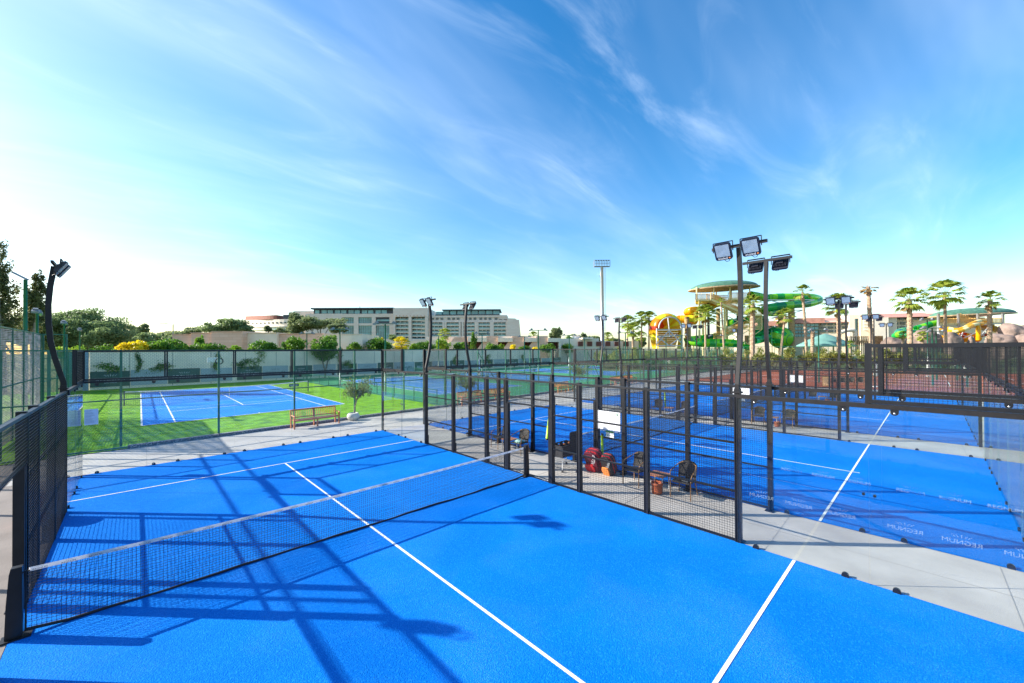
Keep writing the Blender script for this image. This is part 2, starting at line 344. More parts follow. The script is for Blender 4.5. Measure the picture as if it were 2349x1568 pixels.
K['maroonbag'] = mat('maroon fabric', (.10, .006, .02), .6, bump=.3, bscale=30, coord='O')
K['neon'] = mat('neon tube', (.50, .80, .03), .4)
K['signwhite'] = mat('white board', (.82, .82, .84), .5)
K['signgreen'] = mat('green print', (.02, .22, .05), .5)
K['paper'] = mat('blue white paper', (.56, .64, .78), .5)
K['lens'] = mat('floodlight lens', (.24, .31, .37), .15, var=.15, vscale=9, spec=.9, coord='O')
K['lamp'] = mat('floodlight body', (.012, .014, .024), .45)
K['orange'] = mat('orange print', (.80, .25, .05), .5)
K['cloth'] = mat('white canvas', (.70, .70, .68), .8, bump=.2, bscale=10)
K['mint'] = mat('mint towel', (.40, .62, .52), .9)
K['gedge'] = mat('glass edge', (.13, .22, .20), .3)
K['pet'] = glass('bottle plastic', (.9, .95, .98), 1.4, .05)
K['fan'] = mat('dry timber', (.45, .30, .16), .8, var=.3, vscale=2)
# ------------------------------------------------------------------ setting: ground, slabs, courts
def sheet(name, pts, z, m, kind='structure', parent=None, sub=None):
    mb = MB(); mb.add([(x, y, z) for x, y in pts], [tuple(range(len(pts)))]); return mb.build(name, K[m], parent, kind=kind)
def rect(x0, x1, y0, y1): return [(x0, y0), (x1, y0), (x1, y1), (x0, y1)]
sheet('ground', rect(-1500, 1500, -1500, 1500), -.06, 'soil')
FY = lambda x: 13.98 + .055 * x                   # line of the green fence behind the courts
sheet('concrete_path', [(-1.6, -26), (51.4, -26), (51.4, FY(51.4) - .15), (-1.6, FY(-1.6) - .15)], 0, 'conc')
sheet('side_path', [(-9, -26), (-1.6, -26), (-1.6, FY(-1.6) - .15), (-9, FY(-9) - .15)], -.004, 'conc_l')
sheet('concrete_path', [(51.4, 13), (96, 13), (96, FY(96) - .15), (51.4, FY(51.4) - .15)], 0, 'conc')
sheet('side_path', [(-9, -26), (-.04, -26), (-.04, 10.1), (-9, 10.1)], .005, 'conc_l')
K['groove'] = mat('paving joint', (.36, .335, .30), .9)
def grooves(name, segs):
    mb = MB()
    for (xa, ya), (xb, yb) in segs: a = Vector((xa, ya)); b = Vector((xb, yb)); n = (b - a).normalized(); n = Vector((-n.y, n.x)) * .006; mb.add([(q.x, q.y, .004) for q in (a - n, b - n, b + n, a + n)], [(0, 1, 2, 3)])
    mb.build(name, K['groove'], kind='structure')
grooves('paving_joints', [((xa, -9.6 + 3.15 * k), (xb, -9.55 + 3.15 * k)) for k in range(7) for xa, xb in ((10.05, 12.35), (22.85, 25.3), (35.85, 38.25))] + [((x, 10.05), (x + .05, FY(x) - .2)) for x in (1.5, 5.1, 8.9, 12.6, 16.4, 20.2, 24, 28, 32)] + [((11.2, -9.9), (11.22, 10))])
WY = lambda x: 51.95 + .08 * x                    # line of the long white wall
sheet('green_turf', [(-9, FY(-9)), (16.9, FY(16.9)), (16.9, WY(16.9)), (-9, WY(-9))], 0.004, 'grass')
sheet('green_hard_court', [(16.9, FY(16.9)), (96, FY(96)), (96, WY(96)), (16.9, WY(16.9))], 0.0, 'tgreen')
sheet('clay_court', rect(51.5, 95, -24, 13), .004, 'clay')
def lines(mb, segs, wd, z, T=lambda p: p):
    for (x0, y0), (x1, y1) in segs:
        a = Vector((x0, y0)); b = Vector((x1, y1)); d = (b - a).normalized(); n = Vector((-d.y, d.x)) * wd / 2
        mb.add([(*T(q), z) for q in (a - n, b - n, b + n, a + n)], [(0, 1, 2, 3)])
COURTS = [(0.0, 10.0), (12.42, 22.8), (25.35, 35.8), (38.3, 48.7)]
for x0, x1 in COURTS:
    t = sheet('blue_turf', rect(x0 - .03, x1 + .03, -10.03, 10.03), .012, 'turf')
    mb = MB(); xm = (x0 + x1) / 2
    lines(mb, [((x0, 6.95), (x1, 6.95)), ((x0, -6.95), (x1, -6.95)), ((xm, -7.15), (xm, -.0)), ((xm, 0), (xm, 7.0))], .05, .018)
    mb.build('court_lines', K['line'], t)
def tennis(p0, ex, ey, m, nm='tennis_court'):
    """p0 the near left corner, ex and ey the side vectors"""
    p0 = Vector(p0); ex = Vector(ex); ey = Vector(ey)
    T = lambda q: p0 + ex * (q[0] / 10.97) + ey * (q[1] / 23.77)
    mb = MB(); mb.add([(*T(q), .014) for q in rect(0, 10.97, 0, 23.77)], [(0, 1, 2, 3)]); t = mb.build(nm, K[m], kind='structure')
    mb = MB(); S = [((0, 0), (10.97, 0)), ((0, 23.77), (10.97, 23.77)), ((0, 0), (0, 23.77)), ((10.97, 0), (10.97, 23.77)), ((1.37, 0), (1.37, 23.77)), ((9.6, 0), (9.6, 23.77)),
         ((1.37, 5.48), (9.6, 5.48)), ((1.37, 18.28), (9.6, 18.28)), ((5.485, 5.48), (5.485, 18.28)), ((5.485, 0), (5.485, .3))]
    lines(mb, S, .075, .019, T); mb.build('court_lines', K['line'], t)
    return T
T1 = tennis((1.47, 20.32), (10.95, 1.03), (.15, 23.75), 'tblue')
def tennis_apron(x0, x1, y0, y1, m): sheet('court_apron', rect(x0, x1, y0, y1), .008, m)
T2 = tennis((20.9, 21.75), (10.95, .6), (.3, 23.7), 'tblue2')
T3 = tennis((36.5, 22.9), (10.95, .6), (.3, 23.7), 'tblue2')
T4 = tennis((53.0, 24.2), (10.95, .6), (.3, 23.7), 'tblue2')
T5 = tennis((69.0, 25.4), (10.95, .6), (.3, 23.7), 'tblue2')
tennis((60.0, -15.5), (10.97, 0), (0, 23.77), 'clay', 'clay_tennis_court')
tennis((77.0, -15.5), (10.97, 0), (0, 23.77), 'clay', 'clay_tennis_court')
# ------------------------------------------------------------------ padel cages
def mesh_wires(mb, P, ax, ay, w_, h_, step=.05, th=.0044, mi=0, over=.0):
    """welded wire grid: P corner, ax along, ay up"""
    P = Vector(P); ax = Vector(ax); ay = Vector(ay); nz = ax.cross(ay)
    n = max(2, round(w_ / step)); m = max(2, round(h_ / step))
    for i in range(1, n): a = P + ax * (w_ * i / n); mb.bar(a, a + ay * h_, th, th, mi, False, ax)
    for j in range(1, m): a = P + ay * (h_ * j / m) + nz * th; mb.bar(a, a + ax * w_, th, th, mi, False)
CLAMP = MB()
prof = [(-.075, 0)] + [(-.075 + .0, .06)] + [(.075 * math.cos(t), .06 + .075 * math.sin(t)) for t in [math.pi * (1 - i / 8) for i in range(9)]] + [(.075, 0)]
CLAMP.prism(prof, -.03, .03)
CLAMP.lathe([(.0, .034), (.022, .034), (.024, .03)], n=10, mi=1)
for i in range(len(CLAMP.v) - 30, len(CLAMP.v)):
    x, y, z = CLAMP.v[i]; CLAMP.v[i] = (x, -z, y + .085)
CLAMP.v = [(a * .66, b * .8, c * .66) for a, b, c in CLAMP.v]; CLAMP = CLAMP.me('clamp', [K['clamp'], K['steel']])
STK = MB(); wordmark(STK, Matrix.Identity(4), .40); STK = STK.me('lettering', K['etch'])
JOINT = MB(); JOINT.b2(-.14, .14, -.012, .012, -.035, .035, 0)
for sx in (-.07, .07): JOINT.tube([(sx, -.02, 0), (sx, .02, 0)], .022, 8, 1)
JOINT = JOINT.me('joint_plate', [K['glass'], K['clamp']])
PLINTH = MB(); PLINTH.b2(-.05, .05, -.008, .008, 0, .36); PLINTH.b2(-.08, .08, -.09, .09, .0, .02); PLINTH = PLINTH.me('base_plate', K['black'])
def glass_panel(root, p, ax, out, h, letters, clamps=True, top=True):
    """2 m pane from p along ax; out is the outward normal"""
    ax = Vector(ax); out = Vector(out); p = Vector(p); W = p[3] if len(p) > 3 else 2.0
    return None
def cage(i, x0, x1, label, letter_sides, joints):
    root = thing('court_cage', label, 'court cage', ((x0 + x1) / 2, 0, 0), 'cages of the padel courts')
    W = x1 - x0; th = .08
    def post(x, y, z0, z1, sx=.09, sy=.09, m='black'):
        mb = MB(); mb.b2(x - sx / 2, x + sx / 2, y - sy / 2, y + sy / 2, z0, z1); o = mb.build('post', K[m], root); return o
    for x, s in ((x0, -1), (x1, 1)):
        for y in (-10, 10): post(x + s * .05, y + .05 * (1 if y > 0 else -1), 0, 4.0, .09, .09)
        for y in (-6, -4, -2, -1, 1, 2, 4, 6):
            o = post(x + s * .06, y, .0, 3.02 if abs(y) != 6 else 3.12, .11, .105)
            link('base_plate', PLINTH, o, Matrix.Translation((x + s * .13, y, 0)))
        for y in (-8, 8): post(x + s * .032, y, 2.98, 4.01, .075, .075)
        # mesh bays, framed
        for a, b, zb in ((-6, -4, .03), (-4, -2, .03), (-2, -1, .03), (-1, 1, 2.2), (1, 2, .03), (2, 4, .03), (4, 6, .03)):
            mb = MB(); mesh_wires(mb, (x, a, zb), (0, 1, 0), (0, 0, 1), b - a, 2.96 - zb)
            xr = x + s * .03
            for z in ((.05, 1.03, 2.02) if zb < 1 else (2.22,)): mb.bar((xr, a, z), (xr, b, z), .035, .04, 1)
            for yy in (a + .045, b - .045): mb.bar((x, yy, zb), (x, yy, 2.96), .02, .02, 1)
            mb.build('mesh_panel', [K['wire'], K['black']], root)
        mb = MB(); mb.bar((x + s * .02, -6, 2.97), (x + s * .02, 6, 2.97), .06, .05); mb.build('top_rail', K['black'], root)
        # glazed ends
        for ya in (-10, -8, 6, 8):
            mb = MB(); mb.b2(x - .006, x + .006, ya + .004, ya + 1.996, .01, 2.93); mb.mi[2] = mb.mi[4] = 1; gp = mb.build('glass_panel', [K['glass'], K['gedge']], root)
            if ('L' if s < 0 else 'R') in letter_sides:
                Mx = Matrix.Translation((x + s * .009, 0, 0)) @ Matrix.Rotation(R(90 if s > 0 else -90), 4, 'Z')
                for dy in (.42, 1.02, 1.62):
                    yl = ya + dy if ya > 0 else ya + 2 - dy
                    link('lettering', STK, gp, Matrix.Translation((0, yl, 1.05)) @ Mx)
            for dy in (.32, 1.68):
                for z, rx in ((0, 0), (2.93, 180)):
                    link('clamp', CLAMP, gp, Matrix.Translation((x, ya + dy, z)) @ Matrix.Rotation(R(90), 4, 'Z') @ Matrix.Rotation(R(rx), 4, 'X'))
        for ya in (-10, 6):
            mb = MB(); mb.bar((x, ya, 2.97), (x, ya + 4, 2.97), .07, .075); mb.build('top_rail', K['brown'], root)
            if ('R' if s > 0 else 'L') in joints:
                link('joint_plate', JOINT, root, Matrix.Translation((x, ya + 2, 1.49)) @ Matrix.Rotation(R(90), 4, 'Z'))
        for ya in (-10, 8):
            mb = MB(); mesh_wires(mb, (x, ya, 3.02), (0, 1, 0), (0, 0, 1), 2, .94)
            for z in (3.045, 3.965): mb.bar((x, ya, z), (x, ya + 2, z), .05, .06, 1)
            for yy in (ya + .03, ya + 1.97): mb.bar((x, yy, 3.02), (x, yy, 3.96), .044, .044, 1)
            mb.build('mesh_panel', [K['wire'], K['black']], root)
    for y, s in ((-10, -1), (10, 1)):
        n = 5
        for k in range(n):
            xa = x0 + W * k / n; xb = x0 + W * (k + 1) / n
            mb = MB(); mb.b2(xa + .004, xb - .004, y - .006, y + .006, .01, 2.93); mb.mi[3] = mb.mi[5] = 1; gp = mb.build('glass_panel', [K['glass'], K['gedge']], root)
            if ('F' if s > 0 else 'B') in letter_sides:
                Mx = Matrix.Rotation(R(180 if s > 0 else 0), 4, 'Z')
                for dx_ in (.42, 1.02, 1.62): link('lettering', STK, gp, Matrix.Translation((xa + dx_ * W / 10, y + s * .009, 1.05)) @ Mx)
            for dx_ in (.32, 1.68):
                for z, rx in ((0, 0), (2.93, 180)): link('clamp', CLAMP, gp, Matrix.Translation((xa + dx_ * W / 10, y, z)) @ Matrix.Rotation(R(rx), 4, 'X'))
            mb = MB(); mesh_wires(mb, (xa, y, 3.02), (1, 0, 0), (0, 0, 1), xb - xa, .94, .05, .0026)
            for z in (3.045, 3.965): mb.bar((xa, y, z), (xb, y, z), .05, .06, 1)
            for xx in (xa + .03, xb - .03): mb.bar((xx, y, 3.02), (xx, y, 3.96), .044, .044, 1)
            mb.build('mesh_panel', [K['wire'], K['black']], root)
        mb = MB(); mb.bar((x0, y, 2.97), (x1, y, 2.97), .06, .07); mb.build('top_rail', K['black'], root)
    for x, s in ((x0, -1), (x1, 1)):
        for y in (-1, 1):   # broad uprights that frame the doorway
            mb = MB(); mb.b2(x + s * .012, x + s * .13, y - .035 + (.08 if y < 0 else -.08), y + .035 + (.08 if y < 0 else -.08), 0, 2.2); mb.build('door_jamb', K['black'], root)
    return root
CL = ['black steel and glass cage round the nearest blue padel court', 'second black glass and mesh cage counted from the near court', 'third black cage of the row, between the second cage and the farthest one', 'farthest black cage of the row, beside the red clay court']
cage(0, *COURTS[0], CL[0], 'RF', 'RF'); cage(1, *COURTS[1], CL[1], 'LF', 'R'); cage(2, *COURTS[2], CL[2], 'L', ''); cage(3, *COURTS[3], CL[3], '', '')
# ------------------------------------------------------------------ doorway mats
def mat_thing(x0, label, grp=None):
    t = thing('door_mat', label, 'door mat', (x0 + .09, 0, 0))
    mb = MB(); mb.b2(x0 - .0, x0 + .2, -.9, .9, .002, .018); mb.build('rubber_strip', K['blackbag'], t)
    for yc in (.45, -.5): mb = MB(); put_text(mb, 'AFPcourts', .15, Matrix.Translation((x0 + .10, yc, .0195)) @ Matrix.Rotation(R(90), 4, 'Z') @ Matrix.Rotation(R(-90), 4, 'X'), 0, .95); mb.build('lettering', K['sticker'], t)
mat_thing(10.03, 'black rubber doorway strip with white lettering under the near net post')
# ------------------------------------------------------------------ padel nets
def net(x0, x1, label, letters):
    t = thing('padel_net', label, 'net', ((x0 + x1) / 2, 0, 0), 'nets of the padel courts')
    W = x1 - x0 - .24; xa = x0 + .12
    top = lambda x: .93 - .05 * (1 - ((x - xa) / W * 2 - 1) ** 2)
    bot = lambda x: .035 + (.05 * max(0, 1 - (x - xa) / .35) + .05 * max(0, 1 - (xa + W - x) / .5)) + .008 * math.sin(x * 3.1)
    wob = lambda x, z: .012 * math.sin(x * 2.3 + z * 4) + .008 * math.sin(x * 7.7 - z * 3)
    mb = MB(); n = int(W / .046); m = 19; st = .0044 if letters else .006
    P = [[Vector((xa + W * i / n, wob(xa + W * i / n, j), bot(xa + W * i / n) + (top(xa + W * i / n) - .05 - bot(xa + W * i / n)) * j / m + .004 * math.sin(i * 1.7 + j))) for j in range(m + 1)] for i in range(n + 1)]
    for i in range(n + 1):
        for j in range(m):
            mb.bar(P[i][j], P[i][j + 1], st, st, 0, False)
            if i < n: mb.bar(P[i][j], P[i + 1][j], st, st, 0, False)
    mb.build('netting', K['net'], t)
    mb = MB(); q = 60
    for s in (-1, 1):
        V = []; F = []
        for i in range(q + 1):
            x = xa + .02 + (W - .04) * i / q; V += [(x, s * .006 + wob(x, 2) * .3, top(x) - .055), (x, s * .008 + wob(x, 2) * .3, top(x) - .01), (x, 0 + wob(x, 2) * .3, top(x))]
        for i in range(q): F += [(3 * i, 3 * i + 3, 3 * i + 4, 3 * i + 1), (3 * i + 1, 3 * i + 4, 3 * i + 5, 3 * i + 2)]
        mb.add(V, F, 0, True)
    bd = mb.build('top_band', K['band'], t)
    if letters:
        x = x0 + .24
        while x < x1 - .2:
            mb = MB(); wordmark(mb, Matrix.Translation((x, -.0095 + wob(x, 2) * .3, top(x) - .038)), .135); mb.build('lettering', K['ink'], bd); x += .27
    mb = MB(); pts = [(xa + W * i / 50, wob(xa + W * i / 50, 0), bot(xa + W * i / 50) - .01) for i in range(51)]; mb.tube(pts, .022, 6); mb.build('bottom_hem', K['net'], t)
    for x, s in ((x0 + .03, -1), (x1 - .03, 1)):
        mb = MB(); mb.prism([(-.06 , 0), (.10, 0), (.085, .5), (.06, .90), (.045, .98), (-.055, .98)], -.05, .05, Matrix.Translation((x, 0, 0)) @ Matrix.Scale(s, 4, (1, 0, 0)))
        mb.b2(x - .14, x + .14, -.1, .1, .013, .03); mb.build('post', K['black'], t)
        mb = MB(); mb.tube([(x - s * .08, 0, .06), (x - s * .085, .0, .5), (x - s * .08, 0, .9)], .012, 6); mb.tube([(x - s * .055, 0, .88), (x - s * .12, 0, .89)], .012, 6); mb.build('lacing', K['net'], t)
for i, (x0, x1) in enumerate(COURTS): net(x0, x1, ['white banded net of the nearest court, crossing the left foreground', 'net of the second court, seen through the black mesh wall', 'net of the third court behind two rows of black mesh', 'farthest of the padel nets, close to the red clay'][i], i == 0)
# ------------------------------------------------------------------ bowed floodlight poles on the cages
def flood(name='floodlight'):
    """one square flood, facing -x and down, hung from the arm; local origin on the arm"""
    mb = MB(); w_, h_ = .33, .36; r = .045
    poly = []
    for cx_, cz_, a0 in ((w_ / 2 - r, h_ / 2 - r, 0), (-w_ / 2 + r, h_ / 2 - r, 90), (-w_ / 2 + r, -h_ / 2 + r, 180), (w_ / 2 - r, -h_ / 2 + r, 270)):
        poly += [(cx_ + r * math.cos(R(a0 + k * 22.5)), cz_ + r * math.sin(R(a0 + k * 22.5))) for k in range(5)]
    mb.prism(poly, -.02, .025)
    for k in range(9): mb.b2(-.13 + k * .03, -.118 + k * .03, .025, .06, -.13, .13)
    mb.b2(-.07, .07, .06, .085, -.06, .05)
    body = mb
    ln = MB(); ln.b2(-.132, .132, -.026, -.0205, -.105, .15)
    tx = MB(); put_text(tx, 'inoled', .075, Matrix.Translation((-.02, -.0215, -.143)), 0); tx.b2(.095, .125, -.0225, -.0205, -.154, -.130, 1)
    br = MB(); br.bar((-.19, 0, 0), (-.19, .09, .17), .012, .03); br.bar((.19, 0, 0), (.19, .09, .17), .012, .03); br.bar((-.19, .09, .17), (.19, .09, .17), .03, .012)
    cb_ = MB(); cb_.tube([(.0, .0, -.19), (.03, .02, -.235), (.07, .03, -.23), (.09, .03, -.19)], .006, 5)
    return body, ln, tx, br, cb_
FB, FLN, FTX, FBR, FCB = flood(); FCB = FCB.me('cable', K['black'])
FB = FB.me('floodlight', K['lamp']); FLN = FLN.me('lens', K['lens']); FTX = FTX.me('lettering', [K['sticker'], K['orange']]); FBR = FBR.me('bracket', K['black'])
def bow_pole(x, y, s, label, yaw=0):
    """s=+1: bows towards +x, lamps look to -x"""
    t = thing('floodlight_pole', label, 'floodlight', (x, y, 3.1), 'bowed floodlight poles on the cages')
    mb = MB(); pr = [(.06, 3.05), (.06, 3.2), (.12, 3.45), (.2, 3.8), (.27, 4.2), (.30, 4.65), (.305, 5.1), (.275, 5.55), (.215, 6.02)]
    pts = [(x + s * a, y, b) for a, b in pr]
    for i in range(len(pts) - 1): pass
    K_ = len(pts); V = []
    for i, p in enumerate(pts):
        a = (Vector(pts[min(i + 1, K_ - 1)]) - Vector(pts[max(i - 1, 0)])).normalized(); n = Vector((a.z, 0, -a.x))
        for i2, j2 in ((-1, -1), (1, -1), (1, 1), (-1, 1)): V.append(Vector(p) + n * i2 * .05 + Vector((0, 1, 0)) * j2 * .036)
    F = [(4 * i + k, 4 * i + (k + 1) % 4, 4 * i + 4 + (k + 1) % 4, 4 * i + 4 + k) for i in range(K_ - 1) for k in range(4)] + [(3, 2, 1, 0), tuple(4 * (K_ - 1) + k for k in range(4))]
    mb.add(V, F); mb.b2(x + s * .06 - .08, x + s * .06 + .08, y - .08, y + .08, 3.03, 3.06); mb.build('pole', K['brown'], t)
    top = Vector((x + s * .2, y, 6.06)); Rz = Matrix.Rotation(yaw, 4, 'Z')
    arm = MB(); arm.bar(top + Rz @ Vector((0, -.52, 0)), top + Rz @ Vector((0, .52, 0)), .05, .06); ar = arm.build('crossarm', K['black'], t)
    for d in (-.26, .26):
        M = Matrix.Translation(top + Rz @ Vector((-s * .12, d, -.10))) @ Rz @ Matrix.Rotation(R(-90 if s > 0 else 90), 4, 'Z') @ Matrix.Rotation(R(32), 4, 'X')
        f = link('floodlight', FB, t, M); link('lens', FLN, f); link('lettering', FTX, f); link('bracket', FBR, f); link('cable', FCB, f)
PL = {(0, 10, -6): 'tall bowed floodlight pole at front right, two square lamps facing the camera', (0, 10, 6): 'bowed lamp pole left of the middle, lamps tilted up against the hotel front', (0, 0, 6): 'lone bowed floodlight pole at the far left, close to the camera',
      (1, 0, -6): 'bowed floodlight pole just right of the tallest one, its lamps seen from behind', (1, 0, 6): 'bowed lamp pole right of the hotel tower, lamps seen from behind'}
for ci, (x0, x1) in enumerate(COURTS):
    nm = ['nearest', 'second', 'third', 'farthest'][ci]
    for x, s in ((x0, -1), (x1, 1)):
        for y in (-6, 6):
            key = (ci, 0 if s < 0 else 10, y)
            if key == (0, 0, -6): pass
            bow_pole(x, y, s, PL.get(key) or 'bowed lamp pole on the %s side of the %s cage, at its %s end' % ('left' if s < 0 else 'right', nm, 'far' if y > 0 else 'near'))
# ------------------------------------------------------------------ furniture in the aisles
def make_chair():
    t = thing('wicker_armchair', 'black wicker armchair with brown cane legs', 'armchair')   # faces -x, origin under the seat centre
    mb = MB()
    V = []; n = 8
    for i in range(n + 1):
        for j in range(n + 1):
            a = -1 + 2 * i / n; b = -1 + 2 * j / n; V.append((.24 * a, .24 * b * (1 - .08 * a * a), .43 - .015 * (1 - a * a) * (1 - b * b)))
    mb.add(V, [(i * (n + 1) + j, i * (n + 1) + j + 1, (i + 1) * (n + 1) + j + 1, (i + 1) * (n + 1) + j) for i in range(n) for j in range(n)], 0, True)
    mb.add([(x, y, z - .03) for x, y, z in V], [((i + 1) * (n + 1) + j, (i + 1) * (n + 1) + j + 1, i * (n + 1) + j + 1, i * (n + 1) + j) for i in range(n) for j in range(n)], 0, True)
    mb.tube([(-.24, -.22, .42), (-.25, 0, .42), (-.24, .22, .42), (.0, .24, .425), (.23, .2, .42), (.23, -.2, .42), (0, -.24, .425), (-.24, -.22, .42)], .018, 6)
    mb.build('seat', K['rattan'], t)
    mb = MB(); V = []; n = 12; m = 8
    bx = lambda q, z: .22 + .06 * math.cos(q * 1.35) - .02 + (z - .43) * .22
    for i in range(n + 1):
        q = -1 + 2 * i / n; ztop = .86 - .10 * abs(q) ** 2.4
        for j in range(m + 1):
            z = .44 + (ztop - .44) * j / m; V.append((bx(q, z), .235 * math.sin(q * 1.3) / math.sin(1.3), z))
    F = [(i * (m + 1) + j, i * (m + 1) + j + 1, (i + 1) * (m + 1) + j + 1, (i + 1) * (m + 1) + j) for i in range(n) for j in range(m)]
    mb.add(V, F, 0, True); mb.add([(x + .018, y, z) for x, y, z in V], [f[::-1] for f in F], 0, True)
    mb.tube([Vector(V[i * (m + 1) + m]) + Vector((.009, 0, .005)) for i in range(n + 1)], .015, 6)
    mb.build('backrest', K['rattan'], t)
    for s in (-1, 1):
        mb = MB(); mb.tube([(-.26, s * .265, .02), (-.255, s * .26, .40), (-.24, s * .275, .58), (-.19, s * .285, .655), (-.06, s * .285, .69), (.12, s * .27, .735), (.27, s * .225, .79), (.3, s * .12, .845)], .013, 7); mb.build('arm_frame', K['cane'], t)
        mb = MB(); mb.tube([(-.255, s * .262, 0), (-.252, s * .262, .44)], .0155, 7); mb.build('leg', K['cane'], t)
        mb = MB(); mb.tube([(.30, s * .25, 0), (.25, s * .22, .25), (.23, s * .215, .45)], .0155, 7); mb.build('leg', K['cane'], t)
    return t
chair = make_chair(); used = []
gch = 'wicker armchairs in the aisles between the courts'
def mid(a, b): return ((a[0] + b[0]) / 2, (a[1] + b[1]) / 2, 0)
for (x, y, rz, lb) in [
    (11.80, -4.13, 3, 'wicker armchair beside the terracotta bin, right of the little table'),
    (11.77, -2.73, -4, 'wicker armchair with a grey bag hung on its back, left of the terracotta table'),
    (11.80, 2.15, 6, 'wicker armchair with a mint towel on its seat, seen through the doorway'),
    (11.85, 3.35, -10, 'wicker armchair behind the mesh left of the doorway, by the small round-edged table'),
    (24.78, -2.44, 4, 'wicker armchair in the second aisle, left of the table with the bottle'),
    (24.78, -3.75, -4, 'wicker armchair in the second aisle, right of the table with the bottle'),
    (24.3, 2.9, 10, 'wicker armchair deep in the second aisle beside the leaning neon tube'),
    (24.3, 1.35, -6, 'wicker armchair in the second aisle with clothes on its back, by the net post'),
    (37.4, -2.6, 4, 'wicker armchair in the third aisle, left one of two'),
    (37.4, -3.8, -4, 'wicker armchair in the third aisle above the red crate'),
    (54.0, -1.6, 0, 'dark armchair at the edge of the red clay, next to the wooden lectern'),
    (54.6, -2.3, 10, 'second dark armchair from the lectern on the red clay'),
    (55.2, -2.9, -8, 'third dark armchair from the lectern on the red clay'),
    (55.8, -3.6, 5, 'dark armchair on the red clay, farthest from the lectern')]:
    place(chair, used, (x, y, 0.0 if x < 51 else .01), R(rz), lb, gch)
def make_table():
    t = thing('side_table', 'small terracotta topped side table', 'table')
    mb = MB(); mb.b2(-.24, .24, -.24, .24, .425, .45)
    mb.b2(-.2, .2, -.2, .2, .405, .424); mb.build('tabletop', K['tabletop'], t)
    for sx in (-1, 1):
        for sy in (-1, 1): mb = MB(); mb.bar((sx * .21, sy * .21, 0), (sx * .2, sy * .2, .41), .025, .025); mb.build('leg', K['lgrey'], t)
    return t
tb = make_table(); used = []
for (x, y, lb) in [(11.78, -3.42, 'terracotta topped side table above the clay bin'), (11.85, 2.78, 'side table by the mint towel chair, seen through the doorway'), (24.75, -3.1, 'side table carrying a water bottle in the second aisle'), (24.3, 2.15, 'low side table deep in the second aisle beside the neon tube'), (37.4, -3.2, 'side table between the two armchairs of the third aisle')]:
    place(tb, used, (x, y, 0), R(2), lb, 'side tables between armchairs')
def bottle(x, y, z, lb):
    t = thing('water_bottle', lb, 'bottle', (x, y, z))
    mb = MB(); mb.lathe([(0, 0), (.034, 0), (.036, .01), (.033, .06), (.036, .09), (.034, .16), (.014, .21), (.013, .225)], (x, y, z), 12); mb.build('bottle_body', K['pet'], t)
    mb = MB(); mb.lathe([(.016, .222), (.016, .24), (0, .24)], (x, y, z), 10); mb.build('cap', K['white'], t)
bottle(24.7, -3.05, .452, 'clear water bottle on the side table in the second aisle')
bottle(24.25, 2.1, .452, 'clear water bottle on the low table deep in the second aisle')
def bin_(x, y, lb, r=.15, h=.30):
    t = thing('waste_bin', lb, 'bin', (x, y, 0))
    mb = MB(); mb.lathe([(0, .004), (r * .88, .004), (r * .92, .03), (r * .96, .10), (r * .97, h * .78), (r * 1.05, h * .8), (r * 1.05, h), (r * .96, h), (r * .9, .02), (0, .02)], (x, y, 0), 24); mb.build('bin_body', K['terra'], t)
bin_(11.50, -3.52, 'round terracotta waste bin on the concrete under the side table'); bin_(24.55, -3.32, 'small red bin by the side table of the second aisle', .12, .26); bin_(37.2, -3.5, 'red bin in the third aisle', .14, .26)
bin_(-.38, 5.62, 'dark rounded bin standing outside the near cage behind the left mesh', .24, .62)
# towel and bag on chairs
mb = MB(); n = 10
V = [(.17 * (-1 + 2 * i / n), .15 * (-1 + 2 * j / n), .02 + .10 * max(0, 1 - ((-1 + 2 * i / n) ** 2 + (-1 + 2 * j / n) ** 2) * .8) + .018 * math.sin(i * 1.9 + j) + .012 * math.cos(j * 2.3 - i)) for i in range(n + 1) for j in range(n + 1)]
mb.add(V, [(i * (n + 1) + j, (i + 1) * (n + 1) + j, (i + 1) * (n + 1) + j + 1, i * (n + 1) + j + 1) for i in range(n) for j in range(n)], 0, True)
mb.add([(x, y, 0) for x, y, z in V], [(i * (n + 1) + j, i * (n + 1) + j + 1, (i + 1) * (n + 1) + j + 1, (i + 1) * (n + 1) + j) for i in range(n) for j in range(n)])
mb.xf(Matrix.Translation((11.76, 2.15, .435))); o = mb.build('towel', K['mint']); tag(o, 'crumpled mint towel on the seat of a wicker armchair', 'towel')
mb = MB()
mb.lathe([(0, 0), (.09, .0), (.12, .05), (.125, .2), (.1, .32), (.06, .38), (0, .4)], (12.13, -2.85, .47), 14, sx=.6)
mb.tube([(12.1, -2.9, .85), (12.03, -2.93, .7), (12.05, -2.9, .52)], .012, 5); mb.tube([(12.1, -2.8, .85), (12.03, -2.78, .7), (12.05, -2.8, .52)], .012, 5)
o = mb.build('backpack', K['blackbag']); tag(o, 'dark grey bag hung on the back of a wicker armchair', 'bag')
def phone(): 
    mb = MB(); mb.box((11.78, -4.1, .445), (.07, .15, .01), 0, .3); o = mb.build('phone', K['blackbag']); tag(o, 'black phone lying on the armchair seat beside the bin', 'phone')
    mb = MB(); mb.box((11.72, -4.22, .448), (.12, .18, .02), 0, -.2); o = mb.build('notebook', K['dgrey']); tag(o, 'dark notebook on the armchair seat beside the bin', 'notebook')
phone()
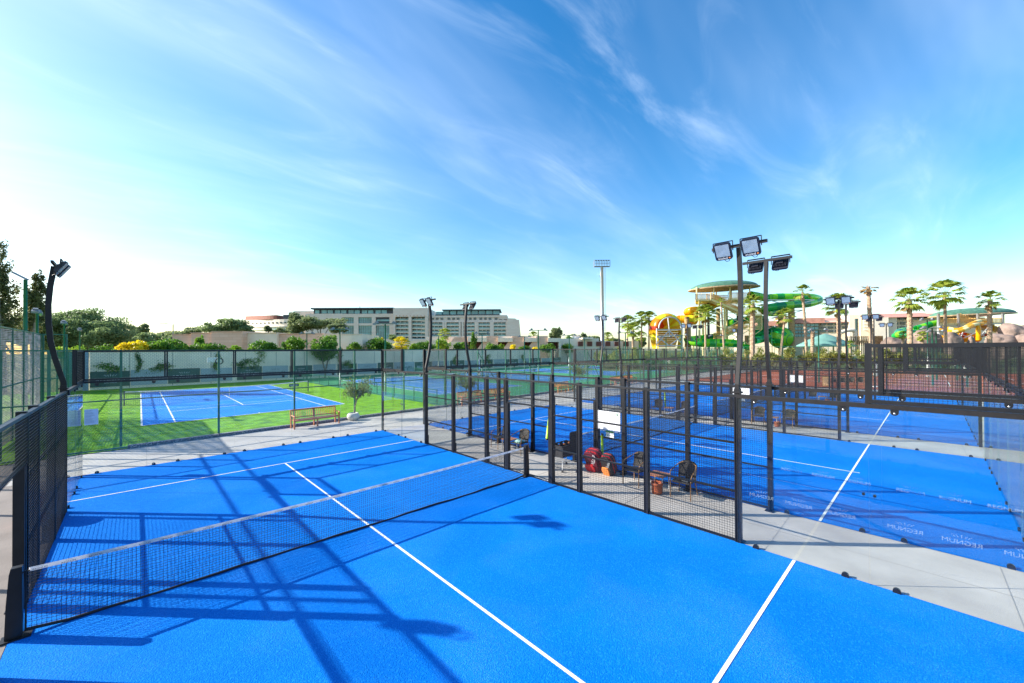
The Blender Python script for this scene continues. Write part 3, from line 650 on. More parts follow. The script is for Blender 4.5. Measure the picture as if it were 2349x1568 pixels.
# racket bags leaning on the second cage
def racket_bag(x, y, lean, wd, hg, th, c, label, txt, pocket):
    t = thing('racket_bag', label, 'bag', (x, y, 0))
    mb = MB(); pr = []
    for k in range(24):
        a = 2 * math.pi * k / 24; ca, sa = math.cos(a), math.sin(a)
        w_ = wd / 2 * (1.0 if sa > 0 else .86); pr.append((math.copysign(abs(ca) ** .5, ca) * w_, hg / 2 + math.copysign(abs(sa) ** .55, sa) * hg / 2))
    M = Matrix.Translation((x, y, .02)) @ Matrix.Rotation(R(-90), 4, 'Z') @ Matrix.Rotation(R(lean), 4, 'X')
    for lay, (f, ya, yb, mi) in enumerate([(1, -th * .10, th * .10, 0), (.96, -th * .22, -th * .10, 1), (.96, th * .10, th * .22, 1), (.93, -th * .40, -th * .22, 0), (.93, th * .22, th * .40, 0), (.78, -th * .5, -th * .40, 0), (.78, th * .40, th * .5, 0)]):
        mb.prism([(a * f, hg / 2 + (b - hg / 2) * f) for a, b in pr], ya, yb, M, mi)
    mb.build('bag_body', [K[c[0]], K[c[1]]], t)
    mb = MB(); mb.prism([(a * .62 - wd * .12, hg * .30 + (b - hg / 2) * .42) for a, b in pr], -th * .66, -th * .5, M); mb.build('pocket', K[pocket], t)
    mb = MB(); put_text(mb, txt, wd * .30, M @ Matrix.Translation((wd * .14, -th * .505, hg * .60)) @ Matrix.Rotation(R(-62), 4, 'Y')); mb.build('lettering', K['sticker'], t)
    mb = MB(); mb.tube([M @ Vector(p) for p in ((-wd * .1, -th * .3, hg * .98), (-wd * .05, -th * .3, hg * 1.08), (wd * .08, -th * .3, hg * 1.08), (wd * .12, -th * .3, hg * .98))], .012, 6); mb.build('handle', K['blackbag'], t)
racket_bag(12.10, -1.20, 28, .58, .80, .42, ('maroonbag', 'redbag'), 'big red and maroon racket bag leaning on the mesh below the white board', 'DUNLOP', 'redbag')
racket_bag(12.08, -1.74, 28, .42, .74, .34, ('blackbag', 'redbag'), 'slimmer black racket bag with orange and red edges, leaning right of the big red one', 'Babolat', 'orange')
# ball carts
def ball_cart(x, y, label):
    t = thing('ball_cart', label, 'cart', (x, y, 0))
    mb = MB()
    for a, b in (((x - .42, y + .26), (x + .42, y + .26)), ((x + .42, y + .26), (x + .42, y - .26)), ((x + .42, y - .26), (x - .42, y - .26)), ((x - .42, y - .26), (x - .42, y + .26))):
        mb.add([(*a, .46), (*b, .46), (*b, .80), (*a, .80)], [(0, 1, 2, 3)]); mb.bar((*a, .81), (*b, .81), .03, .03)
        ax = .012 if a[0] == b[0] else 0
    mb.add([(x - .42, y - .26, .46), (x + .42, y - .26, .46), (x + .42, y + .26, .46), (x - .42, y + .26, .46)], [(0, 1, 2, 3), (3, 2, 1, 0)])
    mb.build('basket', K['blackbag'], t)
    mb = MB(); mb.prism([(-.25, 0), (.25, 0), (.25, .4), (.2, .45), (-.2, .45), (-.25, .4)], -.02, .02, Matrix.Translation((x + .2, y - .27, .78)) @ Matrix.Rotation(0, 4, 'Z')); mb.build('lid', K['blackbag'], t)
    for sx in (-1, 1):
        for sy in (-1, 1):
            mb = MB(); mb.tube([(x + sx * .41, y + sy * .25, .06), (x + sx * .41, y + sy * .25, .82)], .011, 6); lg = mb.build('leg', K['lgrey'], t)
            mb = MB(); mb.tube([(x + sx * .41 - .015, y + sy * .25, .04), (x + sx * .41 + .015, y + sy * .25, .04)], .04, 12); mb.build('caster', K['blackbag'], lg)
    mb = MB(); mb.bar((x - .41, y - .25, .22), (x + .41, y + .25, .22), .015); mb.bar((x - .41, y + .25, .22), (x + .41, y - .25, .22), .015); mb.build('brace', K['lgrey'], t)
    mb = MB()
    for k in range(7):
        c = (x - .25 + .08 * k, y + .1 * math.sin(k * 2.1), .80 + .012 * (k % 3)); mb.lathe([(0, -.03), (.03 , -.012), (.034, .008), (.022, .03), (0, .036)], c, 8, mi=k % 3)
    mb.build('things_in_basket', [K['terra'], K['tblue'], K['orange']], t)
ball_cart(11.50, -.28, 'black ball cart on pale wheeled legs just inside the doorway')
# neon ball tubes hung on mesh
def neon(p, q, label, r=.042):
    p = Vector(p); q = Vector(q); t = thing('ball_tube', label, 'ball tube', p)
    mb = MB(); mb.tube([p, q], r, 12); mb.build('tube', K['neon'], t)
    d = (q - p).normalized(); mb = MB(); mb.tube([p - d * .001, p + d * .05], r * 1.12, 12); mb.tube([q - d * .05, q + d * .001], r * 1.12, 12); mb.build('end_cap', K['blackbag'], t)
    mb = MB(); M = Matrix.Translation(p + (q - p) * .62) @ Matrix.Rotation(R(-90), 4, 'Z') @ Matrix.Translation((0, -r - .002, 0)) @ Matrix.Rotation(R(-90), 4, 'Y'); put_text(mb, 'AFP', .05, M); mb.build('lettering', K['ink'], t)
neon((10.10, -.76, 1.24), (10.12, -.86, 2.0), 'neon yellow ball tube hung in the doorway by the net post')
neon((12.33, -1.2, .45), (12.33, -1.2, 1.16), 'neon green ball tube standing above the red racket bag')
neon((24.8, 2.62, .30), (24.9, 2.72, 1.35), 'neon yellow ball tube leaning in the second aisle')
# white rule boards
def board(x, label, second=True):
    t = thing('rule_board', label, 'board', (x, -1.5, 1.6))
    mb = MB(); mb.b2(x - .09, x - .06, -1.90, -1.10, 1.32, 1.92); mb.build('panel', K['signwhite'], t)
    mb = MB(); mb.b2(x - .095, x - .055, -1.10, -1.06, 1.31, 1.93); mb.build('edge_strip', K['lgrey'], t)
    mb = MB(); c = (x - .0925, -1.80, 1.85)
    mb.b2(c[0] - .0, c[0] + .002, c[1] - .006, c[1] + .006, c[2] - .04, c[2] + .04); mb.b2(c[0] - .003, c[0] - .001, c[1] - .04, c[1] + .04, c[2] - .006, c[2] + .006)
    for k in range(10): a = k * .628; mb.box((c[0] - .004, c[1] + .04 * math.cos(a), c[2] + .04 * math.sin(a)), (.002, .018, .006))
    mb.build('emblem', K['signgreen'], t)
    if second:
        t2 = thing('number_sign', label.replace('white rule board', 'small green topped NO sign').replace('large', ''), 'sign', (x, -1.5, 1.2))
        mb = MB(); mb.b2(x - .085, x - .065, -1.66, -1.36, 1.08, 1.30); mb.build('panel', K['signwhite'], t2)
        mb = MB(); mb.b2(x - .088, x - .086, -1.66, -1.36, 1.235, 1.30); mb.build('green_strip', K['signgreen'], t2)
        mb = MB(); put_text(mb, 'NO', .11, Matrix.Translation((x - .0875, -1.44, 1.155)) @ Matrix.Rotation(R(-90), 4, 'Z')); mb.build('lettering', K['signgreen'], t2)
board(12.38, 'white rule board on the second cage above the racket bags'); board(25.31, 'white rule board on the third cage beside the tallest lamp pole'); board(38.26, 'white rule board on the farthest cage before the red clay', False)
# court notice on the far left glass
t = thing('notice_sheet', 'bluish printed notice sheet stuck to the far glass beside the left corner post', 'notice', (.2, 9.98, 1.85))
mb = MB(); mb.b2(.04, .35, 9.982, 9.988, 1.60, 2.10); mb.build('sheet', K['paper'], t)
mb = MB(); put_text(mb, 'COURT', .045, Matrix.Translation((.13, 9.980, 2.05)), 0, 1.2)
rnd = random.Random(3)
for k in range(17):
    if k in (3, 8): continue
    z = 1.99 - k * .021; wd = .13 + .13 * rnd.random(); mb.b2(.06, .06 + wd, 9.9795, 9.981, z, z + .006)
mb.build('print', mat('faded print', (.22, .30, .42), .7), t)
# ------------------------------------------------------------------ benches
def make_bench():
    t = thing('park_bench', 'teak bench', 'bench')       # faces -y, 2.25 m wide
    w_ = 1.12
    mb = MB()
    for k in range(5): mb.bar((-w_, -.22 + k * .1, .43), (w_, -.22 + k * .1, .43), .085, .025)
    mb.bar((-w_, -.25, .40), (w_, -.25, .40), .03, .06); mb.build('seat', K['wood'], t)
    mb = MB(); mb.bar((-w_, .30, .90), (w_, .30, .90), .04, .075); mb.bar((-w_, .245, .52), (w_, .245, .52), .035, .05)
    for k in range(22): x = -w_ + .1 + k * (2 * w_ - .2) / 21; mb.bar((x, .25, .54), (x, .297, .88), .045, .018)
    mb.build('backrest', K['wood'], t)
    for x in (-w_, 0, w_):
        mb = MB(); mb.bar((x, -.24, 0), (x, -.24, .62 if x else .40), .065, .065); mb.build('leg', K['wood'], t)
        mb = MB(); mb.bar((x, .22, 0), (x, .235, .45), .065, .065); mb.bar((x, .235, .45), (x, .30, .90), .065, .06); mb.build('leg', K['wood'], t)
    for x in (-w_, w_):
        mb = MB(); mb.tube([(x, .26, .66), (x, 0, .655), (x, -.2, .635), (x, -.30, .63), (x, -.33, .60), (x, -.30, .57)], .032, 8); mb.build('armrest', K['wood'], t)
    return t
bench = make_bench(); used = []
pb2 = g(1112, 920); pb3 = g(1305, 905)
for (x, y, rz, lb) in [(8.1, 13.78, 4, 'teak slatted bench on the concrete path left of the white potted olive tree'),
    (19.0, 14.55, 3, 'reddish bench behind the second cage, left one of the pair in line'), (21.6, 14.7, 3, 'reddish bench behind the second cage, right one of the pair in line'),
    (30.0, 15.0, 3, 'orange bench on the path just left of the second olive tree'), (39.8, 15.3, 3, 'long bench behind the third cage beside the small tree'), (42.6, 15.45, 3, 'bench farthest right along the path behind the cages')]:
    place(bench, used, (x, y, 0), R(rz), lb, 'teak benches along the back path')
# ------------------------------------------------------------------ potted olives
def leafquad(mb, c, s, rnd, asp=.45, mi=0, down=0):
    a = Vector((rnd.gauss(0, 1), rnd.gauss(0, 1), rnd.gauss(0, 1) - down)).normalized(); b = a.orthogonal().normalized(); b = Matrix.Rotation(rnd.random() * 6.28, 3, a) @ b
    e = a * s; f = b * s * asp; c = Vector(c)
    mb.add([c - e * .5, c + f * .5, c + e * .5, c - f * .5], [(0, 1, 2, 3)], mi)
def potted(x, y, h, cw, seed, label):
    rnd = random.Random(seed); t = thing('potted_olive_tree', label, 'potted tree', (x, y, 0))
    mb = MB(); mb.lathe([(0, 0), (.2, 0), (.27, .05), (.335, .16), (.345, .25), (.30, .36), (.235, .42), (.225, .40), (.2, .37)], (x, y, 0), 28); pt = mb.build('pot', K['pot'], t)
    mb = MB(); mb.lathe([(0, .385), (.23, .375)], (x, y, 0), 16); mb.build('soil', K['earth'], pt)
    mb = MB(); tips = []
    b0 = Vector((x + .04, y, .38)); f1 = b0 + Vector((.06, .02, .38)); f2 = f1 + Vector((.10, 0, .34))
    mb.tube([b0, f1, f2], [.045, .036, .03], 8)
    for k in range(9):
        a = k * 2.4 + rnd.random(); r = cw * (.28 + .22 * rnd.random()); tip = Vector((x + .1 + math.cos(a) * r, y + math.sin(a) * r, .38 + (h - .38) * (.55 + .45 * rnd.random())))
        m_ = f2.lerp(tip, .5) + Vector((rnd.gauss(0, .06), rnd.gauss(0, .06), .05)); mb.tube([f2, m_, tip], [.02, .013, .006], 5); tips += [tip, m_.lerp(tip, .5), m_]
        for q in range(2):
            s2 = m_ + Vector((rnd.gauss(0, .2), rnd.gauss(0, .2), rnd.gauss(.12, .15))) * cw * .6; mb.tube([m_, s2], [.009, .004], 4); tips.append(s2)
    mb.build('trunk', K['bark'], t)
    mb = MB()
    for c in tips:
        for q in range(34): leafquad(mb, c + Vector((rnd.gauss(0, 1), rnd.gauss(0, 1), rnd.gauss(0, .9))) * cw * .085, .10 + .05 * rnd.random(), rnd, .42)
    mb.build('crown', K['olive'], t)
potted(10.18, 14.05, 2.35, 1.7, 4, 'small olive tree in a round white pot on the path right of the teak bench')
potted(32.6, 15.25, 2.9, 2.3, 9, 'olive tree in a pot behind the third cage, right of the orange bench')
potted(18.6, 14.9, 2.2, 1.8, 15, 'low olive tree in a pot behind the second cage')
potted(41.2, 15.6, 3.9, 3.0, 22, 'tall leafy potted tree behind the third cage, below the yellow slide')
# ------------------------------------------------------------------ parasols, lectern
def parasol(p, h, label):
    t = thing('closed_parasol', label, 'parasol', p)
    mb = MB(); mb.lathe([(0, 0), (.30, 0), (.30, .05), (.06, .08), (.03, .12)], p, 16); mb.build('parasol_base', K['white'], t)
    mb = MB(); mb.tube([p, Vector(p) + Vector((0, 0, h))], .025, 8); mb.build('pole', K['white'], t)
    mb = MB(); mb.lathe([(.10, h * .36), (.19, h * .42), (.16, h * .6), (.11, h * .66), (.15, h * .70), (.07, h * .9), (.02, h * 1.0), (0, h * 1.02)], p, 14, sx=1); mb.build('canopy', K['cloth'], t)
parasol(g(1099, 861), 2.6, 'closed white parasol on the hard court seen over the second cage'); parasol(g(1306, 854), 2.9, 'closed white parasol right of the middle, behind the second cage')
parasol(g(2009, 888), 2.8, 'closed white parasol at the edge of the red clay near the top right frame'); parasol((80, -8.4, 0), 2.8, 'closed white parasol far off inside the nested mesh frames at right')
t = thing('wooden_lectern', 'pale wooden lectern box at the edge of the red clay', 'lectern', (53.4, -1.1, 0)); mb = MB(); mb.b2(53.1, 53.7, -1.4, -.8, 0, 1.0); mb.b2(53.05, 53.75, -1.45, -.75, 1.0, 1.05); mb.build('box', K['log'], t); mb = MB(); mb.b2(53.085, 53.098, -1.3, -.9, .15, .85); mb.build('door', K['fan'], t)
def plastic_chair(p, rz, label):
    t = thing('plastic_chair', label, 'chair', p); M = Matrix.Translation(p) @ Matrix.Rotation(rz, 4, 'Z')
    mb = MB(); mb.box((0, 0, .43), (.48, .46, .04)); mb.xf(M); mb.build('seat', K['white'], t)
    mb = MB(); mb.bar((0, .2, .45), (0, .3, .9), .46, .03, up=(0, 1, 0)); mb.xf(M); mb.build('backrest', K['white'], t)
    for sx in (-1, 1):
        for sy in (-1, 1): mb = MB(); mb.bar((sx * .21, sy * .19, 0), (sx * .2, sy * .18, .42), .04); mb.xf(M); mb.build('leg', K['white'], t)
for i, (u, v) in enumerate(((1082, 868), (1104, 869), (1117, 870))): plastic_chair(g(u, v), .4 * i, ['white plastic chair left of the closed parasol', 'white plastic chair under the closed parasol', 'white plastic chair right of the closed parasol'][i])
# ------------------------------------------------------------------ fences
def chain(mb, a, b, z0, z1, step=.085, th=.0045, mi=1):
    """diamond wire from a to b (2D)"""
    a = Vector((a[0], a[1], 0)); b = Vector((b[0], b[1], 0)); Lh = (b - a).length; d = (b - a) / Lh; H = z1 - z0
    k = -H
    while k < Lh:
        for s in (0, 1):
            s0 = max(0, -k); s1 = min(H, Lh - k)
            if s1 > s0:
                p = a + d * (k + s0) + Vector((0, 0, z0 + (s0 if s == 0 else H - s0))); q = a + d * (k + s1) + Vector((0, 0, z0 + (s1 if s == 0 else H - s1)))
                mb.bar(p, q, th, th, mi, False)
        k += step * 1.41
def fence(label, pts, h, post_m=3.05, step=.085, th=.0045, z0=0.0, rails=(0.06, 2.0, 1.0), name='chain_link_fence', pr=.04, infill='chain', braces=(), mname='gpost'):
    t = thing(name, label, 'fence', (pts[0][0], pts[0][1], 0))
    for si, ((ax, ay), (bx_, by_)) in enumerate(zip(pts, pts[1:])):
        a = Vector((ax, ay, 0)); b = Vector((bx_, by_, 0)); Lh = (b - a).length; n = max(1, round(Lh / post_m)); d = (b - a) / Lh
        for i in range(n + (1 if si == len(pts) - 2 else 0)):
            p = a + d * (Lh * i / n); mb = MB(); mb.bar(p + Vector((0, 0, z0)), p + Vector((0, 0, h + .03)), pr * 2, pr * 2); mb.build('post', K[mname], t)
            if i in braces and i < n:
                mb = MB(); q = a + d * (Lh * (i + 1) / n); mb.bar(p + Vector((0, 0, h * .95)), q + Vector((0, 0, .15)), .045); mb.build('brace', K[mname], t)
        for r in rails: mb = MB(); z = h if r == 1.0 else r; mb.bar(a + Vector((0, 0, z)), b + Vector((0, 0, z)), .05); mb.build('rail', K[mname], t)
        mb = MB()
        if infill == 'chain': chain(mb, a, b, z0 + .05, h, step, th, 0); mb.build('wire_mesh', K['gwire'], t)
        elif infill == 'slats':
            nrm = Vector((-d.y, d.x, 0)); z = z0 + .1; k = 0
            while z < h - .05:
                m_ = int(Lh / .6)
                for i in range(m_): mb.bar(a + d * (Lh * i / m_ ) + Vector((0, 0, z + .012 * math.sin(i * 1.3 + k))), a + d * (Lh * (i + 1) / m_) + Vector((0, 0, z + .012 * math.sin((i + 1) * 1.3 + k))), .012, .042, 0, False)
                z += .066; k += 1
            mb.build('windbreak', K['screen'], t)
    return t
fence('tall green chain link fence behind the nearest cages, in front of the tennis court', [(-5.3, FY(-5.3)), (-2.2, FY(-2.2)), (-1.1, FY(-1.1)), (.8, FY(.8)), (16.9, FY(16.9))], 4.0, 3.05, .085, .0034, .12, braces=())
fence('tall green chain link fence continuing behind the second and third cages', [(17.0, FY(17.0)), (50, FY(50))], 4.0, 3.05, .11, .005, .12, braces=(1, 6))
fence('green chain link fence behind the farthest cage and the red clay', [(50.1, FY(50)), (95, FY(95))], 4.0, 4, .16, .008, .12, braces=(3,))
fence('tall green fence at the far side of the red clay in front of the hedge', [(95.5, FY(95)), (95.5, -30)], 4.4, 2.9, .18, .009, .1, rails=(.06, 2.2, 1.0), braces=(2, 9))
fence('tall green fence closing the hard courts on the far right', [(96, WY(96) - 1), (96, FY(96))], 4.4, 3.4, .18, .009, .1)
fence('low green fence between the grass tennis court and the hard court', [(16.9, FY(16.9) + 1), (16.9, 29)], 1.1, 3.4, .10, .005, .05, rails=(.08, 1.0), pr=.03)
fence('low green fence stretch far behind the grass tennis court net', [(16.9, 35), (16.9, 50.5)], 1.1, 3.4, .12, .006, .05, rails=(.08, 1.0), pr=.03)
fence('low green fence between the first two hard courts', [(34.2, 17), (34.2, 52)], 1.1, 3.4, .12, .006, .05, rails=(.08, 1.0), pr=.03)
fence('green framed windbreak of fine slats going away at the left edge', [(-2.75, 17.2), (-2.75, 27)], 5.0, 2.4, infill='slats', rails=(1.0, 2.5, .5))
fence('green framed fence run beside the near court, outside the left edge of the picture', [(-2.75, -8), (-2.75, 16.8)], 5.0, 4.1, infill='none', rails=(1.0, 4.3))
t = thing('fence_lamp', 'floodlight box with looped cable on the green fence left of the court', 'lamp', (-2.75, 3.6, 5.0)); mb = MB(); mb.box((-2.72, 3.6, 5.12), (.18, .5, .34), 0, .5); mb.build('lamp_box', K['dgrey'], t); mb = MB(); mb.tube([(-2.75, 3.4, 5.2), (-2.75, 3.3, 5.4), (-2.75, 3.45, 5.46), (-2.75, 3.65, 5.36)], .02, 5); mb.build('cable', K['net'], t)
fence('green framed gate at the far end of the left windbreak', [(-2.65, 27.1), (-1.75, 27.2)], 5.0, 1.2, infill='none', rails=(1.0, 3.6, 2.4, 1.3))
fence('green chain link fence along the left side of the grass court', [(-3.2, 28), (-3.0, WY(-3) - .8)], 4.0, 3.2, .14, .007)
# pebble kerbs below the fence
for a, b, lb in ((1.0, 16.9, 'grey pebble kerb below the green fence by the teak bench'), (17.1, 50, 'grey pebble kerb below the green fence behind the second and third cages'), (50.2, 95, 'far grey kerb along the path beyond the farthest cage')):
    mb = MB(); h = .13; n = Vector((0, .15, 0)); P = []
    for x in (a, b): P += [(x, FY(x) - .17, -.02), (x, FY(x) + .08, -.02), (x, FY(x) + .08, h), (x, FY(x) - .17, h)]
    mb.add(P, [(0, 1, 2, 3), (7, 6, 5, 4), (0, 4, 5, 1), (3, 2, 6, 7), (0, 3, 7, 4), (1, 5, 6, 2)]); o = mb.build('pebble_kerb', K['kerb']); tag(o, lb, 'kerb')
# ------------------------------------------------------------------ long wall with banners
def wallbox(x0, x1, z1, lb, th=.35):
    t = thing('boundary_wall', lb, 'wall', (x0, WY(x0), 0)); M = Matrix.Translation((x0, WY(x0), 0)) @ Matrix.Rotation(math.atan(.08), 4, 'Z'); ln = (x1 - x0) * math.sqrt(1 + .0064)
    mb = MB(); mb.b2(0, ln, 0, th, 0, z1); mb.xf(M); mb.build('wall_face', K['wall'], t)
    mb = MB(); mb.b2(-.0, ln, -.04, th + .04, z1, z1 + .09); mb.xf(M); mb.build('coping', K['wall'], t)
    mb = MB(); k = 3.0
    while k < ln: mb.b2(k - .02, k + .02, -.006, .0, .05, z1 - .05); k += 3.6
    mb.xf(M); mb.build('joint', K['dgrey'], t)
wallbox(-2.2, 73, 3.95, 'long white rendered wall behind the tennis courts')
mb = MB(); mb.b2(-3.6, -2.25, 51.4, 51.7, 0, 4.0); mb.b2(-3.6, -3.4, 48, 51.3, 0, 4.0); o = mb.build('screen_wall', K['bluewall']); tag(o, 'blue grey screen wall at the left end of the long white wall', 'wall')
def wdep(u): x = pl(u); return (Vector((x, WY(x), 0)) - CP).dot(FW)
def pl(u):                      # x on the wall under a photo column
    d = ray(u, 804); c = CP; tt = (51.95 + .08 * c.x - c.y) / (d.y - .08 * d.x); return c.x + d.x * tt
segs = [(206, 299, 0), (299.5, 384, 1), (385, 459, 0), (460, 533, 1), (543, 601, 0), (602, 661, 1), (664, 716, 0), (718, 770, 1), (774, 818, 0), (820, 864, 1), (866, 902, 0), (903, 950, 1), (951, 990, 0), (991, 1030, 1), (1032, 1065, 0), (1066, 1098, 1), (1099, 1130, 0), (1132, 1160, 1), (1161, 1188, 0), (1189, 1215, 1), (1216, 1240, 0), (1241, 1264, 1), (1265, 1286, 0)]
RW = Matrix.Rotation(math.atan(.08), 4, 'Z')
for i, (u0, u1, wht) in enumerate(segs):
    x0 = pl(u0); x1 = pl(u1); xm = (x0 + x1) / 2; wd = x1 - x0
    lb = '%s banner on the white wall, %s' % ('pale grey' if wht else 'dark green', ['n %d' % (i + 1)][0])
    ORD = ['first', 'second', 'third', 'fourth', 'fifth', 'sixth', 'seventh', 'eighth', 'ninth', 'tenth', 'eleventh', 'twelfth']
    lb = '%s %s banner on the long white wall, counted from the left end' % (ORD[i // 2], 'pale grey' if wht else 'dark green')
    t = thing('wall_banner', lb, 'banner', (xm, WY(xm) - .03, .6), 'banners on the white wall')
    M = Matrix.Translation((xm, WY(xm) - .035, 0)) @ RW; lo = .28; hi = 1.98 if i % 3 else 1.9
    mb = MB(); mb.b2(-wd / 2 + .02, wd / 2 - .02, -.012, .012, lo, hi); mb.xf(M); mb.build('sheet', K['banwhite' if wht else 'bangreen'], t)
    mb = MB(); q = min(wd * .72, 3.4); F = M @ Matrix.Translation((0, -.016, lo + (hi - lo) * .44)); put_text(mb, 'REGNUM', q * .215, F, 0, 1.15); crest(mb, F @ Matrix.Translation((0, 0, q * .17)), q * .36)
    put_text(mb, 'game without', q * .065, F @ Matrix.Translation((0, 0, -q * .14)), 0, 1.2); mb.build('lettering', K['ink' if wht else 'sticker'], t)
# tennis nets
def tennis_net(T, label, w0=-.9, w1=11.87):
    a = Vector((*T((w0, 11.885)), 0)); b = Vector((*T((w1, 11.885)), 0)); t = thing('tennis_net', label, 'net', a, 'tennis nets')
    d = (b - a).normalized(); Ln = (b - a).length; top = lambda s: 1.05 - .13 * (1 - (2 * s / Ln - 1) ** 2)
    mb = MB(); n = int(Ln / .12)
    for i in range(n + 1): s = Ln * i / n; mb.bar(a + d * s + Vector((0, 0, .04)), a + d * s + Vector((0, 0, top(s))), .010, .010, 0, False)
    for j in range(8): mb.bar(a + Vector((0, 0, .08 + j * .115)), b + Vector((0, 0, .08 + j * .115)), .010, .010, 0, False)
    mb.build('netting', K['net'], t)
    mb = MB()
    for i in range(20): s0 = Ln * i / 20; s1 = Ln * (i + 1) / 20; mb.bar(a + d * s0 + Vector((0, 0, top(s0) - .03)), a + d * s1 + Vector((0, 0, top(s1) - .03)), .02, .07, 0, False)
    mb.bar(a + d * Ln / 2 + Vector((0, 0, .03)), a + d * Ln / 2 + Vector((0, 0, .9)), .012, .06); mb.build('top_band', K['band'], t)
    for p in (a, b): mb = MB(); mb.bar(p, p + Vector((0, 0, 1.1)), .08); mb.build('post', K['dgrey'], t)
    mb = MB(); p = a + d * (Ln - 1.3); mb.box(p + Vector((0, -.05, .72)), (.85, .02, .26)); mb.build('sign_plate', K['bangreen'], t)
    mb = MB(); put_text(mb, 'REGNUM', .15, Matrix.Translation(p + Vector((0, -.065, .70)))); mb.build('lettering', K['sticker'], t)
for T, lb in ((T1, 'tennis net across the bright blue court on the grass'), (T2, 'tennis net on the first dark blue hard court'), (T3, 'tennis net on the second dark blue hard court'), (T4, 'tennis net on the third hard court, far right behind the cages')): tennis_net(T, lb)
# a cable and box on the front fence post
t = thing('junction_box', 'white junction box with a coiled black cable on a green fence post', 'junction box', (3.9, FY(3.9), 3.6)); mb = MB(); p = at(491, 826, 22.6); mb.box(p, (.62, .04, .28)); mb.build('box', K['white'], t); mb = MB(); p = at(503, 829, 22.55); mb.tube([p + Vector((.17 * math.cos(a), 0, .17 * math.sin(a))) for a in [k * .35 for k in range(19)]], .03, 6); mb.build('coil', K['net'], t)
# ------------------------------------------------------------------ green T lamps
K['grey'] = mat('grey lamp housing', (.20, .21, .22), .5)
def make_tlamp():
    t = thing('court_lamp', 'green T-shaped lamp', 'lamp')
    mb = MB(); mb.tube([(0, 0, 0), (0, 0, 6.3)], [.085, .06], 8); mb.build('pole', K['gpost'], t)
    mb = MB(); mb.bar((-.85, 0, 6.3), (.85, 0, 6.3), .07); mb.build('crossarm', K['gpost'], t)
    for s in (-1, 1):
        mb = MB(); M = Matrix.Translation((s * .85, 0, 6.34)) @ Matrix.Rotation(R(s * 18), 4, 'Y'); mb.box((0, 0, 0), (.44, .30, .11), M=M); mb.box((0, 0, 0), (.22, .2, .1), M=M @ Matrix.Translation((-s * .1, 0, .1))); f = mb.build('floodlight', K['grey'], t)
        mb = MB(); mb.box((0, 0, 0), (.38, .24, .02), M=M @ Matrix.Translation((0, 0, -.066))); mb.build('lens', K['lens'], f)
    return t
tl = make_tlamp(); used = []
TLS = [(704, 765, 'in front of the striped stone wall, left of the big round bush'), (780, 755, 'rising beside the big round bush'), (884, 742, 'tallest of its kind, in front of the glazed hotel front'),
    (1006, 770, 'small one between the two bowed lamp poles'), (1106, 764, 'in front of the hotel end wall and first white canopy'), (1203, 772, 'small one at the third villa canopy'), (1235, 757, 'larger one before the stone villa walls'),
    (1306, 769, 'in front of the leafy trees right of the villas'), (1341, 775, 'tiny one left of the grey mast'), (1435, 763, 'by the slim palms left of the yellow slide'), (1430, 780, 'tiny one among the slim palms'),
    (1528, 773, 'in front of the yellow funnel slide'), (1563, 769, 'at the right edge of the yellow funnel slide'), (1643, 770, 'before the green trough slide'), (1878, 757, 'before the teal canvas roof'), (2139, 752, 'behind the rocks, left of the green pavilion'), (2148, 760, 'lower one behind the rocks under the pavilion')]
for u, v, lb in TLS:
    d = min(92, max(20, (6.36 - CP.z) * FP / (ray(u, v).z / 1 * 0 + (805.5 - v)))); d = min(d, 92); p = base(u, d); z = at(u, v, d).z
    o = place(tl, used, p, R(-44 if u < 1600 else -50), 'green court lamp ' + lb, 'green court lamps'); o.scale = (1, 1, z / 6.36)
for u, v, d, lb in ((85, 716, 24, 'seen end on, nearest of the three at the left fence'), (147, 741, 33, 'seen end on, middle of the three at the left fence'), (183, 757, 44, 'seen end on, farthest of the three at the left fence'), (2128, 733, 60, 'thick green one left of the green domed pavilion'), (1771, 750, 88, 'thin one beside the striped green ball')):
    p = base(u, d); z = at(u, v, d).z; o = place(tl, used, p, R(92) if u < 300 else R(-44), 'green court lamp ' + lb, 'green court lamps'); o.scale = (1, 1, z / 6.36)
t = thing('tall_light_mast', 'tall green mast with a flat lamp head at the far left among the dark trees', 'mast', base(58, 30)); p = base(58, 30); zt = at(58, 642, 30).z
mb = MB(); mb.tube([p, p + Vector((0, 0, zt))], [.14, .11], 10); mb.build('pole', K['gpost'], t)
mb = MB(); q = p + Vector((0, 0, zt)); a = -RT * 1.1 + FW * .0; mb.bar(q + RT * .15, q - RT * .95 + Vector((0, 0, .55)), .22, .07); mb.build('lamp_head', K['grey'], t)
# street lamp far left
p = base(397, 90); zt = at(397, 744, 90).z; t = thing('street_lamp', 'thin grey street lamp above the trees left of the stone wall', 'street lamp', p); mb = MB(); mb.tube([p, p + Vector((0, 0, zt))], .12, 6); mb.tube([p + Vector((0, 0, zt)), p + Vector((0, 0, zt + .2)) - RT * 2.2], .09, 6); mb.build('pole', K['lgrey'], t); mb = MB(); mb.box(p + Vector((0, 0, zt + .2)) - RT * 2.6, (.9, .4, .15), 0, -.7); mb.build('lamp_head', K['lgrey'], t)
